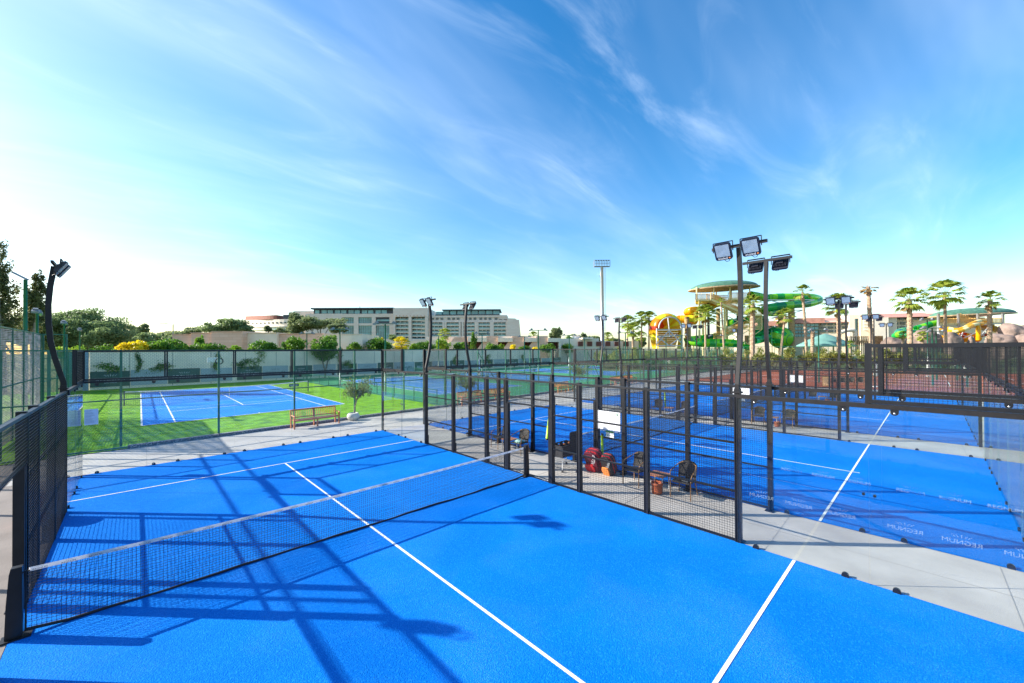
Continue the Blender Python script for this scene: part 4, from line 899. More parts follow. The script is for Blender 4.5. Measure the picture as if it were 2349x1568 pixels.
# stadium mast
p = base(1382, 112); zt = at(1382, 612, 112).z; t = thing('stadium_mast', 'tall grey stadium mast with a caged lamp platform', 'mast', p)
mb = MB(); mb.tube([p, p + Vector((0, 0, zt))], [.62, .36], 14); mb.build('pole', K['lgrey'], t)
mb = MB(); o_ = RT * .75
for s in (-.22, .22): mb.bar(p + RT * (.75 + s), p + RT * (.75 + s) + Vector((0, 0, zt)), .05)
k = 1.0
while k < zt: mb.bar(p + RT * .53 + Vector((0, 0, k)), p + RT * .97 + Vector((0, 0, k)), .04); k += .6
mb.build('ladder', K['lgrey'], t)
mb = MB(); q = p + Vector((0, 0, zt)); W = 2.2
mb.box(q, (W * 2, 1.2, .10), 0, -.76)
RZ = Matrix.Rotation(-.76, 4, 'Z')
for zz in (.9, 1.75):
    for y in (-.6, .6): mb.bar(q + RZ @ Vector((-W, y, zz)), q + RZ @ Vector((W, y, zz)), .07)
for k in range(7):
    for y in (-.6, .6): x = -W + W * 2 * k / 6; mb.bar(q + RZ @ Vector((x, y, 0)), q + RZ @ Vector((x, y, 1.75)), .07)
mb.build('platform', K['grey'], t)
mb = MB()
for k in range(6): mb.box(q + RZ @ Vector((-W + .4 + k * .72, -.7, 1.55)), (.3, .2, .26), 0, -.76)
mb.build('lamp_row', K['dgrey'], t)
pass; (lambda *a: 0)('WDEP', [(u, round(wdep(u), 1), round(pl(u), 1)) for u in (200, 400, 560, 640, 742, 831, 960, 1050, 1180, 1284, 1330)])
# ------------------------------------------------------------------ vegetation
def crown(mb, c, rx, ry, rz_, n, leaf, rnd, clumps=14, asp=.6, mi=0, shell=.55, flat=0, cr=(.26, .42)):
    c = Vector(c); cs = []
    for k in range(clumps):
        while True:
            d = Vector((rnd.uniform(-1, 1), rnd.uniform(-1, 1), rnd.uniform(-1, 1)))
            if .05 < d.length < 1: break
        d = d.normalized() * (shell + (1 - shell) * rnd.random()) * rnd.uniform(.75, 1.0)
        cs.append((Vector((d.x * rx, d.y * ry, d.z * rz_)) * .82, rnd.uniform(*cr)))
    for i in range(n):
        p, r = cs[i % clumps]
        q = Vector((rnd.gauss(0, 1), rnd.gauss(0, 1), rnd.gauss(0, 1))).normalized() * (rnd.random() ** .4)
        pos = c + p + Vector((q.x * rx * r, q.y * ry * r, q.z * rz_ * r * (1 - .4 * flat)))
        leafquad(mb, pos, leaf * rnd.uniform(.7, 1.4), rnd, asp, mi)
def shrub(u, vtop, wpx, d, m, seed, label, hf=1.0, n=900, leaf=.2, zb=None, name='shrub', cat='shrub', group='shrubs above the white wall', clumps=16, asp=.6, stem='bark'):
    rnd = random.Random(seed); p = base(u, d); zt = at(u, vtop, d).z; w_ = wpx * px(d) / 2; zb = (min(zt - 1.0, 3.0) if u != 746 else 2.0) if zb is None else zb; w_ *= 1.25
    t = thing(name, label, cat, p, group)
    mb = MB(); cz = (zt + zb) / 2; hz = (zt - zb) / 2
    crown(mb, (p.x, p.y, cz), w_, w_ * .8, hz * 1.1, n, leaf, rnd, clumps, asp, shell=.4); mb.build('crown', K[m], t)
    mb = MB(); 
    for k in range(4): a = k * 1.57 + seed; mb.tube([(p.x, p.y, 0), (p.x + .1 * math.cos(a), p.y + .1 * math.sin(a), zb * .6), (p.x + math.cos(a) * w_ * .4, p.y + math.sin(a) * w_ * .4, cz)], [.12, .09, .03], 5)
    mb.build('trunk', K[stem], t)
SH = [ # u, vtop, width, depth, material, hf, label
 (308, 782, 54, 57, 'yellow', .7, 'bright yellow shrub over the left end of the white wall'), (363, 785, 18, 58, 'shrub2', .8, 'small lime shrub between the yellow shrub and the first dark one'), (385, 779, 78, 58, 'shrub', .6, 'dark green shrub right of the bright yellow one'),
 (457, 765, 24, 60, 'shrub2', 1.3, 'lime coloured upright shrub in front of the stone wall'), (473, 786, 66, 57, 'shrub', .6, 'dark shrub below the lime upright one'), (540, 795, 40, 58, 'shrub2', .7, 'lime leafy plant at the foot of the white building wall'),
 (575, 795, 16, 57, 'shrub2', 1.0, 'tiny lime plant left of the first rounded bush'), (608, 782, 62, 57, 'shrub', .75, 'rounded dark bush in front of the first white building panel'), (675, 772, 54, 59, 'shrub', .85, 'tall mid green bush before the striped stone wall'),
 (746, 775, 60, 54, 'shrub', 1.35, 'biggest round bush, hanging down over the white wall'), (757, 769, 34, 57, 'shrub', .8, 'leafy top just behind the biggest round bush'), (815, 783, 34, 58, 'shrub', .8, 'small grey green bush before the right white panel'),
 (870, 775, 56, 57, 'shrub', .8, 'round bush with a yellow tip in front of the glazed hotel front'), (872, 773, 14, 56, 'yellow', .8, 'yellow sprig on top of the round bush'), (975, 780, 46, 58, 'shrub', .8, 'round bush left of the bowed lamp pole'),
 (950, 786, 24, 57, 'shrub2', .9, 'broad leaved lime plant right of the yellow palm'), (1013, 773, 38, 66, 'shrub2', .8, 'lime shrub on the terrace behind the bowed lamp pole'), (1058, 783, 40, 58, 'shrub', .8, 'dome bush between the two bowed lamp poles'),
 (1086, 760, 18, 60, 'shrub', 2.4, 'slim dark cypress beside the second bowed lamp pole'), (1129, 787, 40, 60, 'shrub', .7, 'dome bush before the first villa recess'), (1178, 788, 16, 60, 'yellow', 1.0, 'yellow shrub before the villa stone wall'),
 (1150, 787, 12, 62, 'shrub2', 1.2, 'banana like plant between dome bush and yellow shrub'), (1204, 792, 32, 60, 'shrub', .7, 'dome bush under the third villa canopy'), (1227, 796, 18, 60, 'yellow', .8, 'low yellow shrub between two dome bushes'), (1257, 788, 42, 60, 'shrub', .7, 'dome bush before the last villa canopy'),
 (1308, 768, 34, 66, 'shrub', 1.1, 'tall leafy bush right of the villas'), (1328, 780, 20, 66, 'shrub2', 1.0, 'light green pointed bush beside the tall leafy one'), (1303, 788, 34, 62, 'shrub', .7, 'dome bush below the tall leafy one'), (1353, 786, 42, 64, 'shrub', .75, 'dome bush left of the grey mast'),
 (1398, 781, 32, 68, 'shrub', .9, 'bush just right of the grey mast'), (1428, 784, 34, 70, 'shrub', .8, 'bush among the slim palms'), (1462, 789, 30, 72, 'shrub', .8, 'bush left of the yellow funnel slide')]
for i, (u, v, w_, d, m, hf, lb) in enumerate(SH): shrub(u, v, w_, wdep(u) + (1.6 if u != 746 else -.2) + (d - 57) * .3, m, 100 + i, lb, hf, 1300 + int(w_ * 44), .3 if w_ > 30 else .24, clumps=16 + w_ // 2)
# vines down the white wall
for i, (u, v0, v1, sp) in enumerate(((590, 800, 845, 22), (560, 826, 842, 24), (780, 800, 838, 7), (800, 830, 842, 18), (255, 838, 850, 30), (318, 815, 848, 8), (370, 836, 848, 26), (497, 815, 845, 9), (1044, 815, 836, 10), (1120, 815, 835, 12), (1200, 815, 835, 10))):
    rnd = random.Random(500 + i); d = (ray(u, 804)); x = pl(u); y = WY(x) - .12; dd = (Vector((x, y, 0)) - CP).dot(FW)
    t = thing('wall_vine', ['vine hanging in a hook shape from the wall top, second bay', 'vine spreading sideways over a dark banner', 'straight vine hanging between two banners', 'vine sprig lying on a pale banner', 'vine along the first dark banner', 'thin vine hanging at the first pale banner', 'vine along the top of the first pale banner', 'vine beside the white junction box', 'vine between the two bowed lamp poles', 'vine right of the second bowed lamp pole', 'vine below the third villa canopy'][i], 'vine', (x, y, 0), 'vines on the white wall')
    mb = MB(); zt = at(u, v0, dd).z; zb = at(u, v1, dd).z; pts = []
    for k in range(12): q = k / 11; pts.append(Vector((x + math.sin(q * 5 + i) * sp * px(dd) * .35, y, zt + (zb - zt) * q)))
    for p in pts:
        for q in range(26): leafquad(mb, p + Vector((rnd.gauss(0, sp * px(dd) * .25), rnd.uniform(-.12, .02), rnd.gauss(0, .16))), .17, rnd, .7)
    mb.build('leaves', K['shrub'], t); mb = MB(); mb.tube(pts, .03, 5); mb.build('stem', K['bark'], t)
# broadleaf and pine trees
def tree(u, vt, vb, wpx, d, m, seed, label, n=2600, leaf=.5, clumps=22, lobes=((0, 0, 1),), asp=.55, flat=0, group='trees on the skyline', trunk=.3, cr=(.26, .42)):
    """lobes: (du, dv, scale) sub-crowns relative to the crown box"""
    rnd = random.Random(seed); p = base(u, d); t = thing('tree', label, 'tree', p, group); k = px(d)
    zt = at(u, vt, d).z; zb = at(u, vb, d).z; mb = MB(); tr = MB(); W = wpx * k / 2; H = (zt - zb) / 2; cz = (zt + zb) / 2
    tr.tube([(p.x, p.y, -.1), (p.x + .1, p.y, max(1, zb * .5)), (p.x, p.y, max(zb, 1.5) + H * .5)], [trunk * 1.3, trunk, trunk * .6], 8)
    tot = sum(s * s for _, _, s in lobes)
    for du, dv, s in lobes:
        c = Vector((p.x, p.y, cz)) + RT * du * W + Vector((0, 0, dv * H)) + Vector((FW.x, FW.y, 0)) * rnd.uniform(-.3, .3) * W
        c.z = max(c.z, .5)
        crown(mb, c, W * s, W * s * .9, H * s, int(1.5 * n * s * s / tot), leaf * 1.25, rnd, clumps, asp, flat=flat, cr=cr, shell=.55 if cr[0] > .2 else .3)
        tr.tube([(p.x, p.y, max(zb * .7, .8)), Vector((p.x, p.y, zb)).lerp(c, .6) , c], [trunk * .7, trunk * .4, trunk * .15], 6)
    mb.build('crown', K[m], t); tr.build('trunk', K['bark'], t)
tree(176, 704, 812, 212, 68, 'pine', 1, 'huge spreading umbrella pine at the left behind the bowed pole', 30000, .40, 34, ((-.5, .2, .6), (.0, .4, .62), (.45, .1, .6), (0, -.2, .75), (-.75, -.25, .5), (.8, -.3, .5), (-.4, -.6, .5), (.45, -.65, .5)), .3, .2, trunk=.5)
tree(240, 726, 764, 68, 78, 'pine', 2, 'smaller umbrella pine crown rising behind the huge pine', 5200, .42, 16, ((0, 0, .9), (.3, -.1, .7)), .3, .3)
tree(28, 738, 800, 130, 95, 'pine', 3, 'dark pine mass at the left edge behind the tall fence', 7000, .5, 24, ((-.4, 0, .7), (.3, -.1, .7)), .35)
tree(2, 566, 800, 92, 38, 'euca', 4, 'tall dark leafy tree cut by the left edge of the picture', 5200, .17, 44, ((-.2, .72, .62), (.15, .42, .72), (-.2, .0, .8), (.1, -.4, .6)), .5, trunk=.3, cr=(.12, .24))
tree(74, 624, 800, 84, 40, 'euca', 5, 'dark leafy tree between the left edge and the bowed pole', 4600, .17, 40, ((.2, .66, .5), (.0, .36, .72), (.3, .05, .62), (-.15, -.3, .6)), .5, trunk=.25, cr=(.12, .24))
tree(312, 736, 796, 64, 120, 'pine2', 6, 'hazy pine with a ragged top right of the huge pine', 3000, .5, 16, ((-.2, -.2, .7), (.45, .4, .4), (-.5, .35, .3)))
tree(325, 764, 806, 70, 84, 'pine', 7, 'low round pine below the hazy ragged one', 2600, .32, 14)
tree(368, 755, 806, 96, 92, 'pine', 8, 'rounded pine left of the stone wall', 3200, .34, 16, ((-.3, 0, .8), (.4, -.15, .7)))
tree(440, 748, 786, 130, 130, 'pine2', 9, 'long dark tree line above the brown stone wall', 4000, .5, 20, ((-.6, -.1, .6), (0, -.05, .6), (.35, .35, .55)))
tree(527, 724, 776, 108, 115, 'pine', 10, 'broad dark tree left of the white curved hotel wing', 4800, .42, 20, ((.1, .2, .7), (-.45, -.2, .55), (.55, -.25, .5)))
tree(680, 714, 766, 62, 150, 'pine2', 11, 'tall dark tree in front of the hotel stone block', 3600, .5, 18, ((0, .25, .75), (.1, -.4, .8)))
tree(735, 719, 766, 128, 150, 'pine2', 12, 'broad olive coloured tree in front of the hotel', 5200, .5, 22, ((-.2, .1, .8), (.4, .1, .6), (-.6, -.3, .5)))
tree(779, 738, 766, 58, 140, 'pine2', 13, 'round pale tree before the glazed hotel front', 2400, .42, 14)
tree(616, 746, 764, 24, 130, 'pine2', 14, 'small tree before the curved hotel wing', 1000, .4, 10)
tree(645, 750, 766, 40, 135, 'pine2', 15, 'low tree left of the tall dark tree by the hotel', 1400, .4, 12)
tree(903, 765, 784, 34, 105, 'pine', 16, 'small umbrella pine before the hotel stone pier', 1900, .3, 12, ((0, 0, 1),), .4, .4)
tree(1275, 747, 782, 42, 130, 'pine2', 17, 'feathery grey green tree above the last villa', 2600, .42, 16, ((0, .1, .8), (-.3, -.3, .6), (.3, -.2, .6)))
for i, (u, v, w_, lb) in enumerate(((1318, 762, 46, 'distant tree line right of the feathery tree'), (1360, 765, 50, 'distant trees left of the mast'), (1340, 763, 24, 'distant round tree behind the white roof tanks'), (1410, 772, 40, 'distant trees right of the mast'), (1465, 774, 40, 'distant trees behind the slim palms'), (1248, 768, 20, 'distant tree behind the villa roofs'))): tree(u, v, 800, w_, 170, 'pine2', 40 + i, lb, 1800, .6, 14)
for i, (u, w_, lb) in enumerate(((140, 44, 'lime hedge bush at the left below the huge pine'), (185, 52, 'lime hedge bush left of the smallest end-on lamp'), (232, 50, 'darker hedge bush left of the cage corner'), (276, 40, 'grey green hedge bush left of the yellow shrub'))):
    shrub(u, 790 + (i > 2) * 2, w_, 54, 'shrub2' if i < 2 else 'shrub', 300 + i, lb, .7, 900, .22)
# hedge of bamboo like shrubs behind the right fences
HB = 'leafy hedge shrubs behind the far right fence'
rnd = random.Random(77)
us = list(range(1380, 2230, 36))
for i, u in enumerate(us):
    d = 78 - (u - 1380) / 850 * 12; vt = 797 + rnd.uniform(-4, 8)
    where = ['below the slim palms', 'below the yellow funnel', 'below the green trough slide', 'below the tower stairs', 'below the striped ball', 'below the teal roof', 'below the pale rocks', 'inside the mesh frames'][min(7, int((u - 1380) / 107))]
    shrub(u, vt, 46, d, 'bamboo', 400 + i, 'olive hedge shrub %s, %s one there' % (where, ['left', 'middle', 'right'][i % 3]), .9, 1100, .42, zb=.3, name='hedge_shrub', group=HB, clumps=12, asp=.3)
# ------------------------------------------------------------------ palms
def palm(u, vb, d, ut, vt, cr, seed, label, kind='palm', tr=.22, rough=True, fr=19, drop=1.0, skirt=0):
    """trunk from column ub at ground to crown centre (ut, vt); cr crown radius in photo pixels"""
    rnd = random.Random(seed); p = base(u, d); top = at(ut, vt, d); k = px(d); t = thing('palm_tree', label, 'palm', p, 'palms')
    m_ = p.lerp(top, .55) + RT * (ut - u) * k * -.12
    mb = MB(); pts = []; rr = []
    n = 30
    for i in range(n + 1):
        q = i / n; a = p.lerp(m_, q); b = m_.lerp(top, q); pts.append(a.lerp(b, q)); rr.append(tr * (1.25 - .35 * q) * (1 + (.22 if rough and i % 2 else 0) * (.4 + q)))
    mb.tube(pts, rr, 9, sm=False)
    if rough:
        for i in range(150):
            q = .25 + .75 * rnd.random(); c = p.lerp(m_, q).lerp(m_.lerp(top, q), q); a = rnd.random() * 6.28; o = Vector((math.cos(a), math.sin(a), 0)); s = tr * 1.0
            s2 = Vector((-o.y, o.x, 0)) * s * .45; c = c + o * tr * .8
            mb.add([c - s2, c + s2, c + o * s * .8 + Vector((0, 0, s * 1.3))], [(0, 1, 2)])
    mb.build('trunk', K['barkp'], t)
    if fr == 0: return
    R_ = cr * k; mb = MB(); de = MB()
    for i in range(fr):
        az = i * 2.4 + rnd.random() * .5; el = R(-58) + R(142) * ((i + .5) / fr) ** .95 * drop + rnd.uniform(-.15, .15)
        el = min(el, R(88)); o = Vector((math.cos(az), math.sin(az), 0)); dead = kind == 'dead' or (skirt and el < R(-46))
        tgt = de if dead else mb
        if dead: el = R(-78) + rnd.uniform(0, .9 if kind != 'dead' else 1.5)
        dr = (o * math.cos(el) + Vector((0, 0, math.sin(el)))).normalized()
        stem = R_ * .52; e = top + dr * stem; side = dr.cross(Vector((0, 0, 1))); side = side.normalized() if side.length > .1 else Vector((1, 0, 0))
        tgt.bar(top, e, .05, .03, 0, False)
        upv = side.cross(dr).normalized(); L_ = R_ * (.62 if not dead else .4)
        for j in range(15):                      # fan of folded leaflets with hanging tips
            a = R(-60 + 120 * j / 14); l = L_ * (.72 + .28 * math.cos(a)) * rnd.uniform(.85, 1.1)
            v1 = (dr * math.cos(a) + side * math.sin(a) + upv * .12).normalized(); q1 = e + v1 * l * .55; q2 = q1 + (v1 * .7 + Vector((0, 0, -.7))).normalized() * l * .5
            wv = v1.cross(upv).normalized() * l * .08
            tgt.add([e, q1 - wv, q2, q1 + wv], [(0, 1, 2, 3)])
    if mb.v: mb.build('fronds', K['dead' if kind == 'dead' else 'palm'], t)
    if de.v: de.build('dead_fronds', K['dead'], t)
palm(1438, 800, 110, 1440, 741, 21, 1, 'slim palm with a full crown, leftmost by the yellow funnel', tr=.22, rough=False, fr=27)
palm(1452, 800, 104, 1452, 758, 21, 2, 'shorter palm just right of the leftmost slim palm', tr=.26, fr=30)
palm(1471, 800, 112, 1472, 731, 20, 3, 'slim tall palm, middle of the three left of the yellow funnel', tr=.2, rough=False, fr=27)
palm(1488, 800, 112, 1489, 731, 20, 4, 'slim tall palm nearest to the yellow funnel', tr=.2, rough=False, fr=27)
palm(1472, 800, 150, 1471, 772, 15, 5, 'far low palm between the slim palms', fr=26)
palm(1618, 800, 92, 1618, 722, 27, 6, 'bushy palm in front of the tower legs', tr=.2, rough=False, fr=40, skirt=1)
palm(1662, 792, 90, 1654, 694, 12, 7, 'thin leaning palm with a tiny tied crown before the stairs', tr=.18, rough=False, fr=14, drop=1.3)
palm(1725, 793, 84, 1727, 699, 26, 8, 'palm with a thick shaggy trunk and upswept crown at the end of the stairs', tr=.38, fr=30, drop=1.15)
palm(1852, 792, 84, 1841, 672, 22, 9, 'tall palm with its crown tied up, before the green upper slide', tr=.22, fr=19, drop=1.3, skirt=1)
palm(1788, 793, 88, 1801, 727, 24, 10, 'curved thin palm with a drooping crown beside the striped ball', tr=.2, rough=False, fr=21, skirt=1)
palm(1863, 792, 86, 1864, 762, 6, 11, 'dead headless palm stump left of the palm behind the twin lamps', tr=.3, fr=0)
palm(1925, 795, 84, 1923, 702, 34, 12, 'palm with wide drooping fronds behind the twin bowed lamps', tr=.33, fr=24, skirt=1)
palm(2001, 790, 82, 1991, 658, 24, 13, 'bare palm with a dead brown crown', 'dead', tr=.32, fr=16)
palm(2088, 790, 78, 2086, 690, 36, 14, 'big fan palm with a shaggy trunk left of the green pavilion', tr=.36, fr=27, skirt=1)
palm(2170, 790, 78, 2167, 675, 38, 15, 'tallest fan palm with a smooth lower trunk before the green pavilion', tr=.24, rough=False, fr=27)
palm(2269, 790, 76, 2271, 690, 27, 16, 'rightmost fan palm with a wind bent crown', tr=.30, fr=21, skirt=1)
palm(1020, 790, 110, 1020, 768, 17, 17, 'palm in front of the hotel right wing by the bowed lamp', fr=30, rough=False)
palm(1224, 790, 130, 1224, 771, 12, 18, 'far palm tip above the villa roofs', fr=26, rough=False)
palm(1394, 790, 120, 1394, 774, 14, 19, 'low palm right of the grey mast', fr=28, rough=False)
palm(921, 800, wdep(921) + 1.5, 921, 791, 22, 20, 'yellow leaved low palm in front of the hotel pier', fr=34, rough=False)
palm(2071, 798, 82, 2072, 770, 12, 21, 'young palm over the green slide pile by the shaggy fan palm', fr=24, rough=False)
[o.data.materials.__setitem__(0, K['yellow']) for o in bpy.data.objects['palm_tree.019'].children if o.name.startswith('fronds')]
palm(2116, 800, 80, 2117, 772, 14, 22, 'young palm between the rocks and the green tube', fr=24, rough=False)
palm(1950, 800, 78, 1950, 790, 10, 23, 'small palm on the bank beside the timber railings', fr=24, rough=False)
# ------------------------------------------------------------------ buildings, each in a frame square to the view at depth d
FH = Vector((FW.x, FW.y, 0)).normalized()
class Frame:
    def __init__(s, d, name, label, cat, u=1184, group=None, yaw=0.0):
        s.d = d; s.k = d / FP; s.M = Matrix.Translation(Vector((CP.x, CP.y, 0)) + FH * d) @ Matrix.Rotation(-R(43.78), 4, 'Z'); s.t = thing(name, label, cat, base(u, d), group)
    def X(s, u): return (u - 1184.11) * s.k
    def Z(s, v, u=1184): return at(u, v, s.d).z
    def P(s, u, v, y=0.0): return s.M @ Vector((s.X(u), y, s.Z(v, u)))
    def blk(s, mb, u0, u1, v0, v1, y0, y1, mi=0, ground=False):
        um = (u0 + u1) / 2; z0 = 0 if ground else s.Z(v1, um); z1 = s.Z(v0, um); mb.b2(s.X(u0), s.X(u1), y0, y1, z0, z1, mi)
    def done(s, mb, name, mats, parent=None):
        # object space keeps the facade axes so masonry runs level
        o = mb.build(name, mats); o.matrix_basis = s.M
        o.parent = parent or s.t; o.matrix_parent_inverse = WM[s.t.name].inverted() if not parent else s.M.inverted() if False else Matrix.Identity(4)
        if parent: o.matrix_basis = Matrix.Identity(4)
        return o
# --- hotel on the left
F = Frame(235, 'hotel', 'long pale stone hotel with teal glass and a dark glazed roof storey', 'hotel', 930)
z2u = lambda x: 550.6 + .25 * x; z2v = lambda y: 660.7 + .25 * y
def zb(mb, x0, x1, y0, y1, ya, yb, ground=False): F.blk(mb, z2u(x0), z2u(x1), z2v(y0), z2v(y1), ya, yb, 0, ground)
mb = MB(); zb(mb, 600, 935, 238, 560, 0, 25, True); zb(mb, 935, 1415, 238, 270, 0, 25); zb(mb, 935, 1415, 326, 346, 0.2, 25); zb(mb, 935, 1415, 470, 560, 0.2, 25, True)
for a, b in ((1045, 1085), (1210, 1245), (1372, 1415)): zb(mb, a, b, 270, 470, 0, 25)
zb(mb, 1415, 1730, 188, 268, -2, 25); zb(mb, 1415, 1432, 268, 560, -2, 25, True); zb(mb, 1555, 1580, 268, 560, -2, 25, True); zb(mb, 1705, 1730, 268, 560, -2, 25, True); zb(mb, 1432, 1705, 470, 560, -1.9, 25, True)
z3x = lambda x: (x * .4087 + 1500 - 900) / .4087
zb(mb, 1730, z3x(985), 252, 272, 0, 25); zb(mb, 1730, z3x(985), 296, 312, .1, 25)
grp = ((265, 405), (415, 555), (570, 700), (708, 840), (848, 985))
for i, (a, b) in enumerate(grp):
    zb(mb, z3x(a) - 4, z3x(a) + 14, 312, 560, -.6, 25, True); zb(mb, z3x(b) - 14, z3x(b) + 4, 312, 560, -.6, 25, True); zb(mb, z3x(a) + 14, z3x(b) - 14, 312, 318, -.6, 25)
F.done(mb, 'stone_wall', K['stone2'])
for x0, x1, y0, y1 in ((935, 1045, 270, 326), (1085, 1210, 270, 326), (935, 1045, 346, 470), (1085, 1210, 346, 470), (1245, 1372, 346, 470)):
    mb = MB(); zb(mb, x0, x1, y0, y1, 1.2, 1.6); o = F.done(mb, 'window', K['hglass']); mb = MB(); n = 6
    for k in range(1, n): x = x0 + (x1 - x0) * k / n; F.blk(mb, z2u(x) - .12, z2u(x) + .12, z2v(y0), z2v(y1), 1.05, 1.2)
    m = max(2, int((y1 - y0) / 26))
    for k in range(1, m): y = y0 + (y1 - y0) * k / m; F.blk(mb, z2u(x0), z2u(x1), z2v(y) - .12, z2v(y) + .12, 1.0, 1.05)
    F.done(mb, 'glazing_bars', K['dgrey'], o)
mb = MB(); zb(mb, 1245, 1372, 268, 326, .8, 1.6); F.done(mb, 'dark_panel', K['dgrey'])
mb = MB(); zb(mb, 1250, 1368, 290, 306, .7, .8); F.done(mb, 'window', K['hglass'])
mb = MB(); zb(mb, 660, 1415, 185, 197, -1.5, 20); zb(mb, 672, 1405, 197, 238, .6, 20); F.done(mb, 'roof_storey', K['dgrey'])
for k in range(11): mb = MB(); a = 700 + k * 62 + (k % 2) * 6; zb(mb, a - 22 + (k == 0) * 10, a + 26, 205, 236, .3, .6); F.done(mb, 'roof_window', K['hglass'])
mb = MB()
for k in range(9): zb(mb, 1440 + k * 32, 1448 + k * 32, 254, 264, -2.15, -2); 
F.done(mb, 'wall_decor', K['stone'])
# balconies
def bal(x0, x1, ys, dep=1.4):
    for y in ys:
        mb = MB(); zb(mb, x0, x1, y - 12, y + 12, dep, dep + .3); F.done(mb, 'balcony_window', K['dglass'])
        mb = MB(); zb(mb, x0, x1, y + 12, y + 22, -.2, dep + 1); F.done(mb, 'balcony_slab', K['cream'])
        mb = MB(); zb(mb, x0 + 2, x1 - 2, y + 1, y + 12, -.2, -.1); F.done(mb, 'balcony_glass', K['hglass'])
        mb = MB(); n = 3
        for k in range(1, n): x = x0 + (x1 - x0) * k / n; zb(mb, x - 3, x + 3, y - 14, y + 20, .3, dep)
        F.done(mb, 'balcony_divider', K['stone2'])
ysb = [284, 320, 356, 392, 428, 462]
bal(1432, 1555, ysb); bal(1580, 1705, ysb)
for a, b in grp: bal(z3x(a) + 14, z3x(b) - 14, [328, 362, 396, 430])
mb = MB()
for a, b in grp:
    for k in range(3): x = z3x(a) + 22 + k * 42; zb(mb, x, x + 24, 274, 294, .3, .5)
F.done(mb, 'window_row', K['dglass'])
mb = MB(); zb(mb, z3x(265), z3x(985), 296 - 24, 296, .5, 22); F.done(mb, 'upper_wall', K['stone2'])
mb = MB(); zb(mb, z3x(390), z3x(925), 199, 209, -1, 18); zb(mb, z3x(325), z3x(915), 244, 254, 0, 18); F.done(mb, 'roof_storey', K['dgrey'])
for k in range(9): mb = MB(); x = z3x(330) + k * 66; zb(mb, x, x + 54, 210 if k > 0 else 222, 250, .3, .6); F.done(mb, 'roof_window', K['hglass'])
mb = MB(); zb(mb, z3x(330), z3x(915), 215, 250, 2, 18); F.done(mb, 'roof_core', K['hglass'])
mb = MB(); zs = lambda x, y: (F.X(z2u(z3x(x))), F.Z(z2v(y)))
mb.prism([(zs(985, 280)[0], 0), (zs(1125, 0)[0], 0), zs(1095, 296), zs(1068, 292), zs(1060, 283), zs(985, 280)], -1, 24); F.done(mb, 'end_wall', K['stone2'])
mb = MB(); mb.prism([zs(905, 255), zs(990, 260), zs(985, 285), zs(905, 285)], .2, 20); F.done(mb, 'end_shoulder', K['stone2'])
mb = MB(); zb(mb, 445, 660, 204, 560, 6, 30, True); zb(mb, 600, 640, 235, 560, .5, 25, True); F.done(mb, 'stone_block', K['stone2'])
mb = MB(); zb(mb, 375, 448, 214, 240, 8, 25); zb(mb, 332, 445, 238, 272, 7, 25); F.done(mb, 'dark_cube', K['dgrey'])
for k, (x, y0, y1, r_) in enumerate(((1052, 145, 188, .12), (1718, 155, 190, .6), (400, 205, 216, .3), (480, 196, 206, .4), (565, 196, 206, .4), (218, 190, 235, .1))): 
    mb = MB(); mb.tube([(F.X(z2u(x)), 8, F.Z(z2v(y1) + 2)), (F.X(z2u(x)), 8, F.Z(z2v(y0)))], r_, 6); F.done(mb, 'roof_mast', K['dgrey'])
# curved wing
def wing(x0, x1, y0, y1, yo, m, name, r=90):
    mb = MB(); n = 10; V = []
    for i in range(n + 1):
        q = i / n; x = x0 + (x1 - x0) * q; y = yo + (1 - q) ** 2 * 22
        dz = (1 - q) * 10
        e = 1 + y / 235; zt = CP.z + (F.Z(z2v(y0 + dz)) - CP.z) * e; zl = 0 if y1 > 500 else CP.z + (F.Z(z2v(y1 + dz)) - CP.z) * e; xx = F.X(z2u(x)) * e
        V += [(xx, y, zt), (xx, y, zl), (xx, y + 14, zt), (xx, y + 14, zl)]
    fs = []
    for i in range(n): a = 4 * i; fs += [(a, a + 1, a + 5, a + 4), (a + 2, a + 6, a + 7, a + 3), (a, a + 4, a + 6, a + 2), (a + 1, a + 3, a + 7, a + 5)]
    fs += [(0, 2, 3, 1), (4 * n, 4 * n + 1, 4 * n + 3, 4 * n + 2)]
    mb.add(V, fs); F.done(mb, name, K[m])
wing(30, 445, 275, 560, 6, 'cream', 'curved_wing'); wing(50, 335, 238, 275, 8, 'redslat', 'red_screen'); wing(35, 445, 336, 344, 4.6, 'cream', 'wing_slab'); wing(35, 445, 362, 372, 4.6, 'hglass', 'wing_glass'); wing(35, 445, 384, 392, 4.6, 'cream', 'wing_slab')
for k in range(11):
    x = 45 + k * 36; q = (x - 30) / 415; y = 6 + (1 - q) ** 2 * 22; dz = (1 - q) * 10
    e = 1 + y / 235; mb = MB(); mb.b2(F.X(z2u(x)) * e, F.X(z2u(x + 20)) * e, y - .5, y + 1.2, CP.z + (F.Z(z2v(313 + dz)) - CP.z) * e, CP.z + (F.Z(z2v(301 + dz)) - CP.z) * e); F.done(mb, 'wing_window', K['dglass'])
